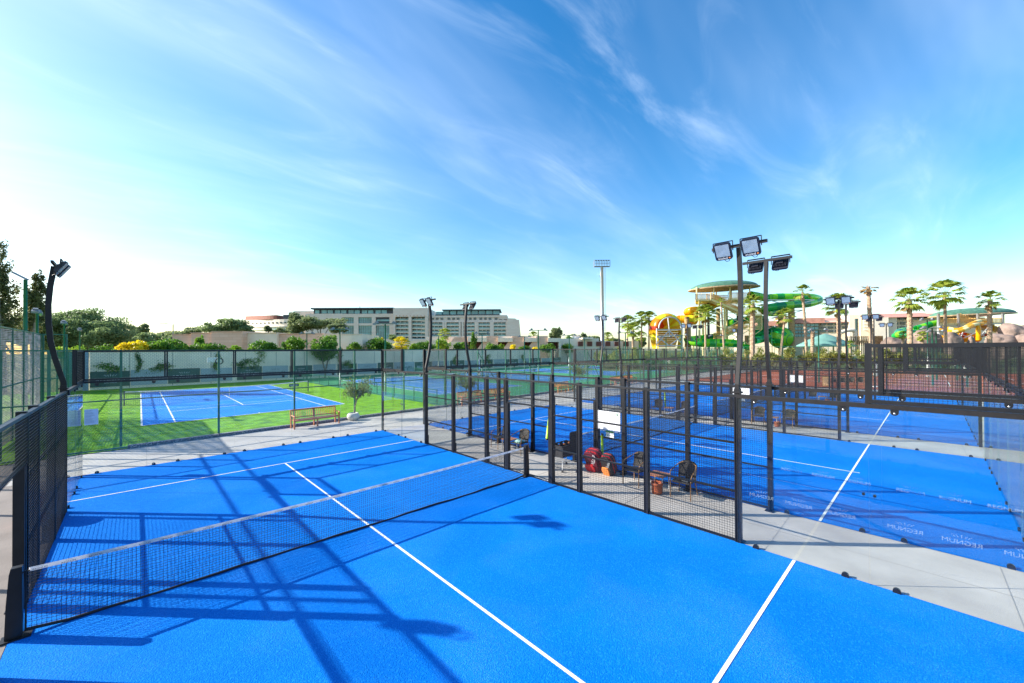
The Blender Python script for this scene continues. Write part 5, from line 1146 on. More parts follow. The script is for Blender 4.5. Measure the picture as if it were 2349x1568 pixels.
# --- stone and white garden buildings over the white wall
def garden(label, u0, u1, v, d, m, th=9, cop=None):
    G_ = Frame(d, 'garden_building', label, 'building', (u0 + u1) / 2, 'low buildings behind the white wall'); mb = MB(); G_.blk(mb, u0, u1, v, 800, 0, th, 0, True); G_.done(mb, 'wall_face', K[m]); mb = MB(); G_.blk(mb, u0 - .3, u1 + .3, v - 1.2, v, -.15, th + .2); G_.done(mb, 'roof_edge', K[cop or m])
    return G_
garden('low brown stone block left of the higher brown stone block', 395, 438, 768, 66, 'stone'); garden('middle brown stone wall block with a straight top', 438, 485, 764.5, 65.4, 'stone'); garden('higher brown stone block beside the white rendered panel', 485, 556, 761.5, 64.8, 'stone')
G_ = garden('white rendered building panel with a dark reveal, left of the striped stone wall', 553, 635, 765, 66, 'wall', 8, 'wall'); mb = MB(); G_.blk(mb, 541, 553, 765, 782, 0, 5); G_.done(mb, 'canopy', K['wall'])
garden('striped travertine building wall in the middle of the left buildings', 635.5, 742, 766.5, 66.6, 'stone', 8); garden('right white rendered building panel ending before the hotel glass', 742.5, 831, 768, 66.2, 'wall', 8)
mb = MB()
# --- villas with canopies
G2 = Frame(106, 'villa_row', 'row of cream stone villas with white canopies and maroon recesses', 'villas', 1180)
c31u = lambda x: (1740 + .2725 * x) / 1.6347; c31v = lambda y: (1240 + .2725 * y) / 1.6347
def vb(mb, x0, x1, y0, y1, ya, yb, ground=False): G2.blk(mb, c31u(x0), c31u(x1), c31v(y0), c31v(y1), ya, yb, 0, ground)
mb = MB(); vb(mb, -560, 1140, 78, 300, 3, 16, True); vb(mb, 1320, 1900, 105, 300, 4, 16, True); vb(mb, 1880, 2500, 140, 300, 6, 16, True); G2.done(mb, 'rear_wall', K['cream'])
for x0, x1, y in ((-120, 60, 90), (320, 470, 76), (670, 832, 80), (1000, 1150, 80)):
    mb = MB(); n = 2
    P = [(G2.X(c31u(a)), G2.Z(c31v(b))) for a, b in ((x0, y), (x1, y), (x1, 300), (x0 - 130, 300), (x0 - 130, 250))]
    P[2] = (P[2][0], 0); P[3] = (P[3][0], 0); mb.prism(P, -1.0, 3); G2.done(mb, 'sloped_wall', K['stone'])
for x0, x1, y0, y1 in ((60, 320, 100, 158), (470, 672, 104, 160), (832, 1000, 106, 160), (1150, 1322, 108, 160)):
    mb = MB(); vb(mb, x0, x1, y0, y1, -1.6, 3); G2.done(mb, 'canopy', K['wall']); mb = MB(); vb(mb, x0, x1, y1, 260, 1.6, 3); G2.done(mb, 'recess', K['maroon'])
mb = MB(); vb(mb, 1296, 1325, 160, 300, -1.5, 2, True); G2.done(mb, 'white_pier', K['wall'])
for k in range(6): mb = MB(); x = 1600 + k * 130; vb(mb, x, x + 70, 150, 215, 3.6, 4); G2.done(mb, 'recess', K['maroon'])
mb = MB(); vb(mb, 1640, 1790, 92, 118, 1, 10); G2.done(mb, 'canopy', K['wall'])
for k, (x, m) in enumerate(((1555, 'white'), (1585, 'white'), (1625, 'lgrey'))): mb = MB(); mb.tube([(G2.X(c31u(x)), 8, G2.Z(c31v(108))), (G2.X(c31u(x)), 8, G2.Z(c31v(60)))], .7, 10); G2.done(mb, 'roof_tank', K[m])
G3 = Frame(84, 'terrace_wall', 'stepped cream terrace walls below the hotel between the bushes', 'wall', 900)
mb = MB(); 
for u0, u1, v in ((828, 876, 786), (876, 960, 783), (960, 1000, 781), (1000, 1030, 788), (1030, 1050, 784)): G3.blk(mb, u0, u1, v, 800, (u0 % 3) * .5, 6, 0, True)
G3.done(mb, 'terrace', K['cream2'])
# --- right hotel with red roofs
H = Frame(170, 'resort_hotel', 'cream resort hotel with red roofs behind the palms', 'hotel', 2000)
_c = Vector((H.X(2000), 0, 0)); H.M = H.M @ Matrix.Translation(_c) @ Matrix.Rotation(R(-18), 4, 'Z') @ Matrix.Translation(-_c)
z5u = lambda x: 1859.7 + .2083 * x; z5v = lambda y: 587.3 + .2083 * y
def hb(mb, x0, x1, y0, y1, ya, yb, ground=False): H.blk(mb, z5u(x0), z5u(x1), z5v(y0), z5v(y1), ya, yb, 0, ground)
def win(x0, x1, y0, y1, nx, ny, ya=-.3, m='dglass'):
    for j in range(ny):
        for i in range(nx):
            w_ = (x1 - x0) / nx; h_ = (y1 - y0) / ny; a = x0 + w_ * i; b = y0 + h_ * j
            mb = MB(); hb(mb, a + w_ * .14, a + w_ * .86, b + h_ * .18, b + h_ * .82, ya, ya + .4); o = H.done(mb, 'window', K[m])
mb = MB(); hb(mb, -60, 480, 720, 1100, 0, 14, True); hb(mb, 540, 860, 690, 1100, -3, 14, True); hb(mb, 860, 1250, 700, 1100, 0, 14, True); hb(mb, 1250, 1750, 690, 1100, 8, 20, True); hb(mb, 455, 650, 640, 700, 4, 12); H.done(mb, 'facade', K['cream2'])
mb = MB(); hb(mb, 640, 770, 690, 1100, -4.5, -3, True); hb(mb, -60, 480, 708, 722, -1, 14); hb(mb, 450, 500, 660, 1100, -2, 8, True); H.done(mb, 'pale_bay', K['cream'])
mb = MB(); hb(mb, 500, 540, 690, 860, -.5, 6); H.done(mb, 'glass_strip', K['hglass'])
def roof(x0, x1, ylo, yhi, ya, yb, inset=20):
    mb = MB(); a, b = H.X(z5u(x0)), H.X(z5u(x1)); i_ = inset * .2083 * H.k; zl, zh = H.Z(z5v(ylo), 2000), H.Z(z5v(yhi), 2000)
    mb.add([(a, ya, zl), (b, ya, zl), (b, yb, zl), (a, yb, zl), (a + i_, (ya + yb) / 2, zh), (b - i_, (ya + yb) / 2, zh)], [(0, 1, 5, 4), (1, 2, 5), (2, 3, 4, 5), (3, 0, 4), (3, 2, 1, 0)]); H.done(mb, 'roof', K['redroof'])
roof(-70, 495, 728, 660, -2, 16, 20); roof(690, 1250, 690, 630, -4, 18, 40); roof(1050, 1720, 690, 628, 2, 24, 60)
win(60, 460, 725, 845, 6, 3); win(800, 1130, 690, 720, 6, 1); win(800, 1030, 725, 820, 4, 2); win(1180, 1380, 690, 780, 3, 2, 7.6); win(560, 620, 700, 830, 1, 4, -3.3, 'cream')
z4u = lambda x: 1407 + .2083 * x; z4v = lambda y: 501.6 + .2083 * y
mb = MB()
def h4(mb, x0, x1, y0, y1, ya, yb, ground=False): H.blk(mb, z4u(x0), z4u(x1), z4v(y0), z4v(y1), ya, yb, 0, ground)
h4(mb, 1560, 1990, 1150, 1420, 2, 14, True); h4(mb, 2090, 2400, 1120, 1420, 0, 14, True); H.done(mb, 'facade', K['cream2'])
mb = MB(); h4(mb, 1985, 2095, 1060, 1420, -3, 10, True); H.done(mb, 'white_tower', K['cream']); mb = MB(); h4(mb, 2028, 2065, 1110, 1290, -3.3, -2.9); H.done(mb, 'glass_strip', K['hglass'])
mb = MB(); h4(mb, 1940, 2100, 1055, 1066, -3.5, 8); H.done(mb, 'roof_edge', K['dgrey'])
for x0, x1, y0, y1 in ((1700, 2000, 1165, 1110), (2085, 2400, 1145, 1085)):
    mb = MB(); a, b = H.X(z4u(x0)), H.X(z4u(x1)); mb.prism([(a, H.Z(z4v(y0), 1850)), (b, H.Z(z4v(y0), 1850)), (b, H.Z(z4v(y1), 1850)), (a + 2, H.Z(z4v(y1), 1850))], -1.5, 12); H.done(mb, 'roof', K['redroof'])
for X0, X1, ny in ((1890, 1940, 3), (2120, 2215, 4), (2235, 2349, 4)):
    for j in range(ny):
        n = 1 if X1 - X0 < 60 else 3
        for i in range(n):
            w_ = (X1 - X0) / n; mb = MB(); h4(mb, X0 + w_ * i + 3, X0 + w_ * (i + 1) - 3, 1150 + j * 40, 1176 + j * 40, -.4, 0.1 if X0 > 2000 else 2.2); H.done(mb, 'window', K['hglass'])
# ------------------------------------------------------------------ water park
def p4(x, y, d=110): return at(z4u(x), z4v(y), d)
def p5(x, y, d=105): return at(z5u(x), z5v(y), d)
S4 = .2083 * 110 / FP                              # metres per zoomed pixel at 110 m
RZV = Matrix.Rotation(-R(43.78), 4, 'Z')
def smooth(pts, n=6):
    P = [Vector(p) for p in pts]; o = []
    for i in range(len(P) - 1):
        a, b, c, d = P[max(i - 1, 0)], P[i], P[i + 1], P[min(i + 2, len(P) - 1)]
        for k in range(n):
            t = k / n; o.append(.5 * ((2 * b) + (c - a) * t + (2 * a - 5 * b + 4 * c - d) * t * t + (3 * b - a - 3 * c + d) * t ** 3))
    o.append(P[-1]); return o
def railing(t, a, b, h=1.5, drop=0.0):
    a = Vector(a); b = Vector(b); mb = MB(); n = max(3, int((b - a).length / .32))
    for i in range(n + 1): p = a.lerp(b, i / n); mb.bar(p, p + Vector((0, 0, h * (1.0 if i % 2 else .95))), .15, .05, 0, False)
    mb.bar(a + Vector((0, 0, h * .85)), b + Vector((0, 0, h * .85)), .08); mb.bar(a + Vector((0, 0, .15)), b + Vector((0, 0, .15)), .08)
    return mb.build('timber_railing', K['rail'], t)
TW = thing('slide_tower', 'water slide tower with green domed roof, timber railings and yellow steel legs', 'slide tower', base(z4u(1210), 114))
# plan: corners
def tp(x, y, off): 
    p = p4(x, y, 110); r = ray(z4u(x), 804); return p + Vector((r.x, r.y, 0)) * off
DB = 9.0
mb = MB()                                        # decks
def deck(mb, x0, x1, y, th=.45, o0=0, o1=DB):
    a, b, c, d = tp(x0, y, o0), tp(x1, y, o0), tp(x1, y, o1), tp(x0, y, o1); z = a.z
    for q in (b, c, d): q.z = z
    up = Vector((0, 0, th)); mb.add([a - up, b - up, c - up, d - up, a, b, c, d], [(0, 3, 2, 1), (4, 5, 6, 7), (0, 1, 5, 4), (1, 2, 6, 5), (2, 3, 7, 6), (3, 0, 4, 7)])
    return a, b, c, d
cA = deck(mb, 905, 1075, 892); cB = deck(mb, 1265, 1510, 880); cC = deck(mb, 1075, 1265, 886, .45, 4, DB); cD = deck(mb, 1470, 1635, 1062, .4, -1, 5)
mb.build('deck', K['ysteel'], TW)
railing(TW, cA[0], cA[1], 1.7); railing(TW, cA[0], cA[3], 1.7); railing(TW, cB[0], cB[1], 1.7); railing(TW, cB[1], cB[2], 1.7); railing(TW, cC[0], cC[1], 1.7); railing(TW, cB[3], cA[2], 1.7); railing(TW, cD[0] + Vector((0, 0, .0)), cD[1], 1.7); railing(TW, cD[1], cD[2], 1.7); railing(TW, cB[0], cB[3], 1.7)
def flight(x0, y0, x1, y1, off, w_=2.2):
    a = tp(x0, y0, off); b = tp(x1, y1, off); mb = MB()
    for o in (0, w_): mb.bar(a + FH * o, b + FH * o, .15, .55)
    n = 18
    for i in range(n): p = a.lerp(b, (i + .5) / n) + FH * w_ / 2; mb.box(p, (.45, w_, .08), 0, -R(43.78))
    mb.build('stair_flight', K['ysteel'], TW); railing(TW, a - FH * .1 + Vector((0, 0, .2)), b - FH * .1 + Vector((0, 0, .2)), 1.7); railing(TW, a + FH * (w_ + .1) + Vector((0, 0, .2)), b + FH * (w_ + .1) + Vector((0, 0, .2)), 1.7)
flight(1070, 892, 1480, 1062, -.6); flight(1480, 1190, 1150, 1330, 1.5)
LEG = [(945, 900, 0), (985, 930, 6), (1225, 950, 0), (1250, 950, 7), (1503, 890, 0), (1500, 890, 8)]
def legz(x, y, off): p = tp(x, y, off); return p
for x, y, o in LEG: mb = MB(); p = tp(x, y, o); mb.tube([(p.x, p.y, 0), p], .28, 8); mb.build('leg', K['ysteel'], TW)
for x, y in ((1050, 900), (1365, 1000), (1040, 900)): mb = MB(); p = tp(x, y, 5); mb.tube([(p.x, p.y, 0), p], .24, 8); mb.build('leg', K['dgrey'], TW)
mb = MB()
def br(x0, y0, x1, y1, o0=0, o1=0, r=.11): mb.tube([tp(x0, y0, o0), tp(x1, y1, o1)], r, 6)
for (x0, y0, x1, y1) in ((945, 920, 1220, 1070), (945, 1070, 1220, 1220), (945, 1220, 1225, 1080), (950, 1110, 1220, 1000), (1225, 1060, 1500, 1200), (1225, 1220, 1500, 1060), (1225, 1225, 1500, 1390), (1225, 1390, 1500, 1225), (1500, 1140, 1250, 1000), (1225, 1220, 1635, 1222), (1000, 1038, 1500, 1042), (945, 1130, 1220, 1128), (1500, 1180, 1630, 1075), (1540, 1290, 1635, 1225), (1420, 950, 1500, 890), (1225, 960, 1290, 880)): br(x0, y0, x1, y1)
mb.build('cross_brace', K['ysteel'], TW)
mb = MB()
for k in range(10):
    x = 1540 + k * 10; mb.bar(tp(x, 1078, 0), tp(x, 1222, 0), .06)
for k in range(15): y = 1078 + k * 10; mb.bar(tp(1536, y, -.05), tp(1636, y, -.05), .06)
for k in range(2): mb.bar(tp(1536 + 100 * k, 1076, 0), tp(1536 + 100 * k, 1225, 0), .2)
mb.build('lattice_panel', K['ysteel'], TW)
# domed roof on posts
c = p4(1215, 768, 114); rx = 372 * S4; 
mb = MB(); n = 10
pf = [(rx * math.sin(math.pi / 2 * i / n), (c.z * 0) + 80 * S4 * math.cos(math.pi / 2 * i / n)) for i in range(n + 1)]; pf[0] = (0.01, 80 * S4)
mb.lathe(pf, c, 40, sy=.62); 
tilt = Matrix.Translation(c) @ RZV @ Matrix.Rotation(R(-2.5), 4, 'Y') @ Matrix.Translation(-c); mb.xf(tilt); mb.build('roof', K['groof'], TW)
mb = MB(); mb.lathe([(rx * .95, .12), (rx * 1.06, -.05), (rx * 1.06, -.3), (rx * .95, -.3), (.0, -.25)], c, 40, sy=.62, sm=False); mb.xf(tilt); mb.build('roof_rim', K['fan'], TW)
for x, o in ((918, 1), (1107, 0), (1285, 0), (1503, 1), (1135, 8), (1300, 8)): mb = MB(); a = tp(x, 890, o); mb.bar(a, Vector((a.x, a.y, c.z - .1)), .28); mb.build('roof_post', K['ysteel'], TW)
# generic slide
def slide(label, pts, r, cols, seg=4, n=14, arc=None, name='water_slide', mats=('spg', 'spl', 'spd'), sq=1.0, ribs=True, supports=(), parent=None):
    t = parent or thing(name, label, 'water slide', Vector((pts[0].x, pts[0].y, 0)))
    P = smooth(pts, 7); mb = MB()
    mb.tube(P, r, n, caps=False, mis=lambda i: cols[(i // seg) % len(cols)], arc=arc or (0, 2 * math.pi), sq=sq)
    if arc:                                       # troughs get an outside skin and a lip
        mb.tube(P, [r * .96] * len(P), n, caps=False, mis=lambda i: cols[(i // seg + 1) % len(cols)], arc=arc, sq=sq)
    o = mb.build('slide_shell', [K[m] for m in mats], t)
    if ribs:
        mb = MB()
        for i in range(seg, len(P) - 1, seg): d = (P[i + 1] - P[i - 1]).normalized() * .06; mb.tube([P[i] - d, P[i] + d], r * 1.045, n, 0, False, arc=arc or (0, 2 * math.pi), sq=sq)
        mb.build('flange', [K[mats[0]]], t)
    for (i, m, rad) in supports:
        p = P[min(len(P) - 1, int(i * len(P)))]; mb = MB(); mb.tube([(p.x, p.y, 0), p - Vector((0, 0, r * .8))], rad, 8); mb.build('support', K[m], t)
    return t
Q = lambda x, y, o=0: p4(x, y, 110 + o)
slide('upper green tube slide swinging out to the right from the tower', [Q(1508, 842, 3), Q(1600, 858, 4), Q(1680, 878, 5), Q(1740, 872, 5), Q(1830, 866, 5), Q(1950, 866, 5), Q(2080, 866, 6), Q(2200, 872, 8), Q(2262, 890, 14), Q(2250, 915, 20), Q(2180, 925, 23)], 1.12, (1, 1, 0), 5, sq=.95)
slide('second green tube slide curling back below the upper one', [Q(2262, 905, 10), Q(2150, 938, 6), Q(2000, 948, 2), Q(1850, 965, 0), Q(1720, 985, 1), Q(1660, 1010, 4), Q(1690, 1035, 9), Q(1780, 1040, 12), Q(1850, 1030, 14)], 1.1, (0, 1, 2), 4)
slide('dark green tube slide turning below the lattice landing', [Q(1285, 1150, 6), Q(1340, 1145, 8), Q(1420, 1125, 9), Q(1500, 1115, 9), Q(1600, 1110, 8), Q(1660, 1120, 6), Q(1650, 1150, 3)], 1.15, (2, 1, 0), 4)
slide('deep green tube feeding the striped ball', [Q(1630, 1120, 6), Q(1640, 1180, 5), Q(1600, 1230, 6), Q(1560, 1270, 5), Q(1700, 1260, 6), Q(1800, 1225, 4)], 1.15, (2, 2, 0), 4)
slide('open green trough slide sweeping round at the foot of the tower', [Q(1205, 1262, 8), Q(1100, 1275, 8), Q(980, 1288, 7), Q(880, 1300, 4), Q(840, 1318, 0), Q(870, 1338, -4), Q(980, 1350, -6), Q(1120, 1354, -6), Q(1260, 1356, -5), Q(1400, 1364, -4), Q(1490, 1390, -3)], 1.55, (1, 0, 1, 2), 3, 12, (math.pi * .98, 2.02 * math.pi), supports=((.3, 'ysteel', .2), (.7, 'ysteel', .2)))
slide('teal green cone mouth slide left of the striped ball', [Q(1545, 1345, -2), Q(1590, 1338, -1), Q(1640, 1325, 0), Q(1700, 1305, 1)], 1.0, (2, 0), 5)
# striped ball
t = thing('slide_bowl', 'big striped green ball of the water slide with a lime disc at its middle', 'slide bowl', base(z4u(1850), 110)); c = Q(1845, 1315, 3); r = 122 * S4
mb = MB(); n = 24; pf = [(max(.001, r * math.sin(math.pi * i / n)), -r * math.cos(math.pi * i / n)) for i in range(n + 1)]
mb.lathe(pf, (0, 0, 0), 36, mis=lambda i, k: 1 if i < 5 else (0 if (k // 3) % 2 else (2 if i > 15 else 1)))
M = Matrix.Translation(c) @ RZV @ Matrix.Rotation(R(18), 4, 'Z') @ Matrix.Rotation(R(-78), 4, 'X')
mb.xf(M @ Matrix.Rotation(0, 4, 'X')); mb.build('bowl_shell', [K['spg'], K['spl'], K['spd']], t)
mb = MB(); mb.lathe([(r * .44, -r * .93), (r * .47, -r * .90), (r * .44, -r * .87)], (0, 0, 0), 30); mb.xf(M); mb.build('disc_ring', K['spd'], t)
# yellow slides
slide('upper yellow tube slide looping left of the tower', [Q(1175, 930, 7), Q(1120, 950, 8), Q(1050, 985, 7), Q(960, 1005, 4), Q(860, 1012, 2), Q(810, 1030, 6), Q(850, 1058, 11), Q(930, 1070, 11), Q(960, 1085, 7), Q(900, 1100, 3), Q(820, 1103, 3), Q(740, 1105, 4)], 1.0, (0, 1, 0), 5, mats=('spy', 'spyl', 'spo'))
slide('low yellow tube entering the funnel from the right', [Q(720, 1112, 5), Q(760, 1110, 7), Q(830, 1122, 9), Q(900, 1128, 10)], 1.15, (0, 2), 4, mats=('spy', 'spyl', 'spo'))
t = thing('funnel_slide', 'giant yellow and red funnel slide standing in a white steel frame', 'funnel slide', base(z4u(590), 108))
cx_, cy_ = 592, 1215
c = p4(cx_, cy_, 108); R1 = 168 * S4; R2 = 118 * S4
Lc = Matrix.Translation(c) @ RZV                   # local x right, y away, z up
mb = MB(); n = 28
def rad(q, y): return q
prof = [(R2 * .99, -1.4), (R2 * 1.04, -1.7), (R1 * .9, -1.2), (R1, 0), (R1 * 1.0, 1.6), (R1 * .9, 3.6)]
def arch(mb, prof, a0, a1, n, mis):
    V = []
    for i in range(n + 1):
        a = a0 + (a1 - a0) * i / n
        for r_, y in prof: V.append((math.cos(a) * r_, y, math.sin(a) * r_))
    m = len(prof); F = []; o = len(mb.v); mb.v += V
    for i in range(n):
        for j in range(m - 1): mb.f.append([o + i * m + j, o + i * m + j + 1, o + (i + 1) * m + j + 1, o + (i + 1) * m + j]); mb.mi.append(mis(i, j)); mb.sm.append(True)
arch(mb, prof, math.pi * 1.02, -.02 * math.pi, n, lambda i, j: 2 if i < 2 else (3 if i < 7 else (0 if (i // 4) % 2 else 1)))
mb.xf(Lc); mb.build('funnel_rim', [K['spy'], K['spyl'], K['spr'], K['spo']], t)
mb = MB(); V = [(0, 4.2, 0)]; prof2 = [(R2 * .28, .5), (R2 * .3, .3), (R2 * .62, -.3), (R2 * 1.0, -1.3)]
arch(mb, prof2, math.pi, 0, 18, lambda i, j: (0 if j == 0 else (2 if i < 5 else (3 if i < 8 else (0 if i % 4 < 2 else 1)))))
arch(mb, [(.01, .6), (R2 * .28, .5)], math.pi, 0, 18, lambda i, j: 0)
mb.xf(Lc); mb.build('funnel_inside', [K['spy'], K['spyl'], K['spr'], K['spo']], t)
mb = MB()                                          # curved lower half, orange slatted underside
for k in range(9):
    z0 = -k * 22 * S4; z1 = z0 - 20 * S4; hw = (128 - k * 3) * S4; y0 = -1.0 + k * .28
    mb.box((0, y0, (z0 + z1) / 2), (hw * 2, .5, z0 - z1), 0 if k == 0 or k % 2 else 1); mb.box((0, y0 - .35, z0 - .12), (hw * 2, .3, .16), 0)
mb.xf(Lc); mb.build('slatted_underside', [K['spy'], K['spo']], t)
for s in (-1, 1):
    V = []; mb = MB()
    for k in range(8):
        q = k / 7; xo = (166 - (46 if s < 0 else -10) * q) * S4 * s; xi = (120 - 20 * q) * S4 * s; z = -q * 215 * S4
        V += [(xi, -1.3 + q, z), (xo, 0 + q, z), (xo, 3, z)]
    for k in range(7):
        a = 3 * k
        for j in range(2): mb.add([V[a + j], V[a + j + 1], V[a + j + 4], V[a + j + 3]], [(0, 1, 2, 3)], 0 if (k // 2) % 2 == 0 else 1, True)
    mb.xf(Lc); mb.build('side_cheek', [K['spy'], K['spyl']], t)
mb = MB()
def fr(x0, y0, x1, y1, w_=.24, yo=-2.2): mb.bar(Lc @ Vector(((x0 - cx_) * S4, yo, -(y0 - cy_) * S4)), Lc @ Vector(((x1 - cx_) * S4, yo, -(y1 - cy_) * S4)), w_)
for a in ((445, 1230, 720, 1230), (450, 1300, 715, 1290), (450, 1400, 715, 1400), (448, 1215, 448, 1560), (718, 1210, 718, 1560), (580, 1240, 448, 1380), (580, 1240, 718, 1380), (452, 1300, 580, 1400), (715, 1300, 580, 1400), (568, 1105, 585, 1290)): fr(*a)
mb.tube([Lc @ Vector((math.cos(a) * R2 * 1.0, -2.0, math.sin(a) * R2 * 1.0 + 0)) for a in [math.pi * k / 20 for k in range(21)]], .16, 6)
mb.build('steel_frame', K['lgrey'], t)
# log columns
for i, (x, y0, w_, d, lb) in enumerate(((812, 1085, 24, 112, 'log clad column under the yellow tube loop'), (835, 1150, 20, 108, 'second log clad column beside the funnel'), (1158, 992, 20, 118, 'log clad column behind the tower'), (1965, 905, 30, 112, 'tall log clad column under the upper green tube'), (1845, 1020, 24, 116, 'log clad column left of the tall one under the green tubes'), (1470, 1290, 20, 112, 'short log clad column under the stairs'))):
    p = base(z4u(x), d); z = at(z4u(x), z4v(y0), d).z; t = thing('log_column', lb, 'column', p, 'log clad slide columns'); mb = MB(); r = w_ * .2083 * px(d); m = 14
    mb.tube([p + Vector((0, 0, z * k / m)) for k in range(m + 1)], [r * (1 + (.06 if k % 2 else 0)) for k in range(m + 1)], 10); mb.build('shaft', K['log'], t)
    if i in (3, 4):
        mb = MB(); top = p + Vector((0, 0, z)); 
        for s in (-1, 1): mb.bar(top + Vector((0, 0, -1.5)), top + RT * s * 6.5 + Vector((0, 0, .2)), .22); mb.bar(top + RT * s * 6.5 + Vector((0, 0, .25)), top + Vector((0, 0, .25)), .2)
        mb.build('arm_truss', K['lgrey'], t)
# teal canvas roof
t = thing('canvas_pavilion', 'low pavilion with a broad teal canvas roof behind the fence', 'pavilion', base(1890, 92)); d = 92; c = at(1893, 793, d); mb = MB()
rxx = 62 * px(d); h_ = (793 - 766) * px(d); n = 10
mb.lathe([(.01, h_)] + [(rxx * (i / n), h_ * (1 - (i / n) ** 1.25)) for i in range(1, n + 1)] + [(rxx, -.3), (0, -.25)], c, 24, sy=.6); mb.xf(Matrix.Translation(c) @ RZV @ Matrix.Translation(-c)); mb.build('canvas_roof', K['tealroof'], t)
for s in (-.8, -.3, .3, .8): mb = MB(); p = c + RT * rxx * s; mb.tube([(p.x, p.y, 0), (p.x, p.y, c.z)], .15, 6); mb.build('post', K['fan'], t)
# right pavilion
PV = thing('domed_pavilion', 'slide pavilion with a long green domed roof at the right', 'pavilion', base(z5u(1780), 100)); d = 100; kk = .2083 * px(d)
c = p5(1775, 648, 106); mb = MB(); rx = 432 * .2083 * px(106); hh = 72 * .2083 * px(106); n = 10
mb.lathe([(max(.01, rx * math.sin(math.pi / 2 * i / n)), hh * math.cos(math.pi / 2 * i / n)) for i in range(n + 1)], c, 40, sy=.45); tl_ = Matrix.Translation(c) @ RZV @ Matrix.Rotation(R(-2.2), 4, 'Y') @ Matrix.Translation(-c); mb.xf(tl_); mb.build('roof', K['groof'], PV)
mb = MB(); mb.lathe([(rx, .05), (rx * 1.03, -.1), (rx * 1.03, -.3), (0, -.25)], c, 40, sy=.45, sm=False); mb.xf(tl_); mb.build('roof_rim', K['fan'], PV)
for x in (1405, 1625, 1840, 2115): mb = MB(); a = p5(x, 650, d); mb.tube([(a.x, a.y, 0), a + Vector((0, 0, .3))], .28, 8); mb.build('post', K['lgrey'], PV)
def prl(x0, y0, x1, y1, h, dd=d): 
    o = railing(PV, p5(x0, y0, dd), p5(x1, y1, dd), h)
prl(1418, 748, 2105, 742, 60 * kk); prl(1640, 705, 2105, 870, 75 * kk, 102); prl(1700, 760, 2080, 880, 90 * kk, 104); prl(1880, 790, 2105, 870, 80 * kk, 106)
mb = MB(); mb.bar(p5(1415, 752, d), p5(2110, 746, d), .25, .4); mb.bar(p5(1415, 752, d + 7), p5(2110, 746, d + 7), .25, .4); mb.build('deck_beam', K['ysteel'], PV)
mb = MB(); 
for k in range(10): mb.bar(p5(1430 + k * 70, 752, d), p5(1430 + k * 70, 752, d + 7), .6, .2)
mb.build('deck', K['fan'], PV)
mb = MB(); 
for a in ((1420, 860, 1600, 930), (1420, 930, 1600, 860), (1640, 860, 1830, 930), (1640, 930, 1830, 840), (1830, 930, 1980, 760), (1840, 770, 2110, 740), (1900, 870, 2000, 790), (1840, 840, 1980, 930), (1700, 780, 1640, 930)): mb.bar(p5(a[0], a[1], d - 2), p5(a[2], a[3], d - 2), .14)
mb.build('white_truss', K['lgrey'], PV)
Y5 = lambda x, y, o=0: p5(x, y, 100 + o)
slide('pale yellow tube arching in front of the green pavilion', [Y5(1420, 805, -3), Y5(1500, 800, -4), Y5(1600, 815, -5), Y5(1680, 800, -5), Y5(1760, 755, -4), Y5(1850, 722, -3), Y5(1960, 720, -2), Y5(1995, 760, 0), Y5(1995, 820, 1)], .45, (0, 0, 1), 4, 10, mats=('spy', 'ysteel', 'spo'))
slide('second pale yellow tube below the arching one', [Y5(1500, 830, -6), Y5(1600, 835, -7), Y5(1700, 812, -7), Y5(1790, 765, -6), Y5(1895, 748, -5)], .42, (0, 1), 4, 10, mats=('spy', 'ysteel', 'spo'))
slide('yellow tube dropping straight down before the pavilion', [Y5(1830, 760, -5), Y5(1845, 800, -6), Y5(1845, 930, -6)], .42, (0,), 4, 10, mats=('spy', 'ysteel', 'spo'))
slide('orange open trough winding at the foot of the pavilion', [Y5(1440, 880, 2), Y5(1520, 860, 1), Y5(1640, 850, 0), Y5(1740, 870, 0), Y5(1840, 850, 1), Y5(1930, 830, 2)], 1.25, (0, 2, 0, 3), 4, 10, (math.pi, 2 * math.pi), mats=('spy', 'spyl', 'spo', 'spr'))
slide('low orange and yellow trough beside the rocks', [Y5(1420, 920, -2), Y5(1560, 905, -2), Y5(1700, 910, -2), Y5(1840, 905, -2)], .95, (2, 0), 4, 10, (math.pi, 2 * math.pi), mats=('spy', 'spyl', 'spo'))
G5 = lambda x, y, o=0: p5(x, y, 108 + o)
slide('heap of coiled green tube behind the shaggy fan palm', [G5(930, 885, 0), G5(1000, 860, -2), G5(1100, 850, -1), G5(1190, 845, 2), G5(1180, 825, 6), G5(1080, 818, 8), G5(990, 830, 6), G5(960, 855, 2), G5(1020, 870, -3), G5(1110, 880, -4), G5(1180, 870, -2)], .85, (0, 1, 2), 4)
slide('green tube climbing right toward the green pavilion', [G5(1160, 800, 3), G5(1220, 785, 3), G5(1300, 760, 3), G5(1390, 738, 3)], .8, (0, 1), 5)
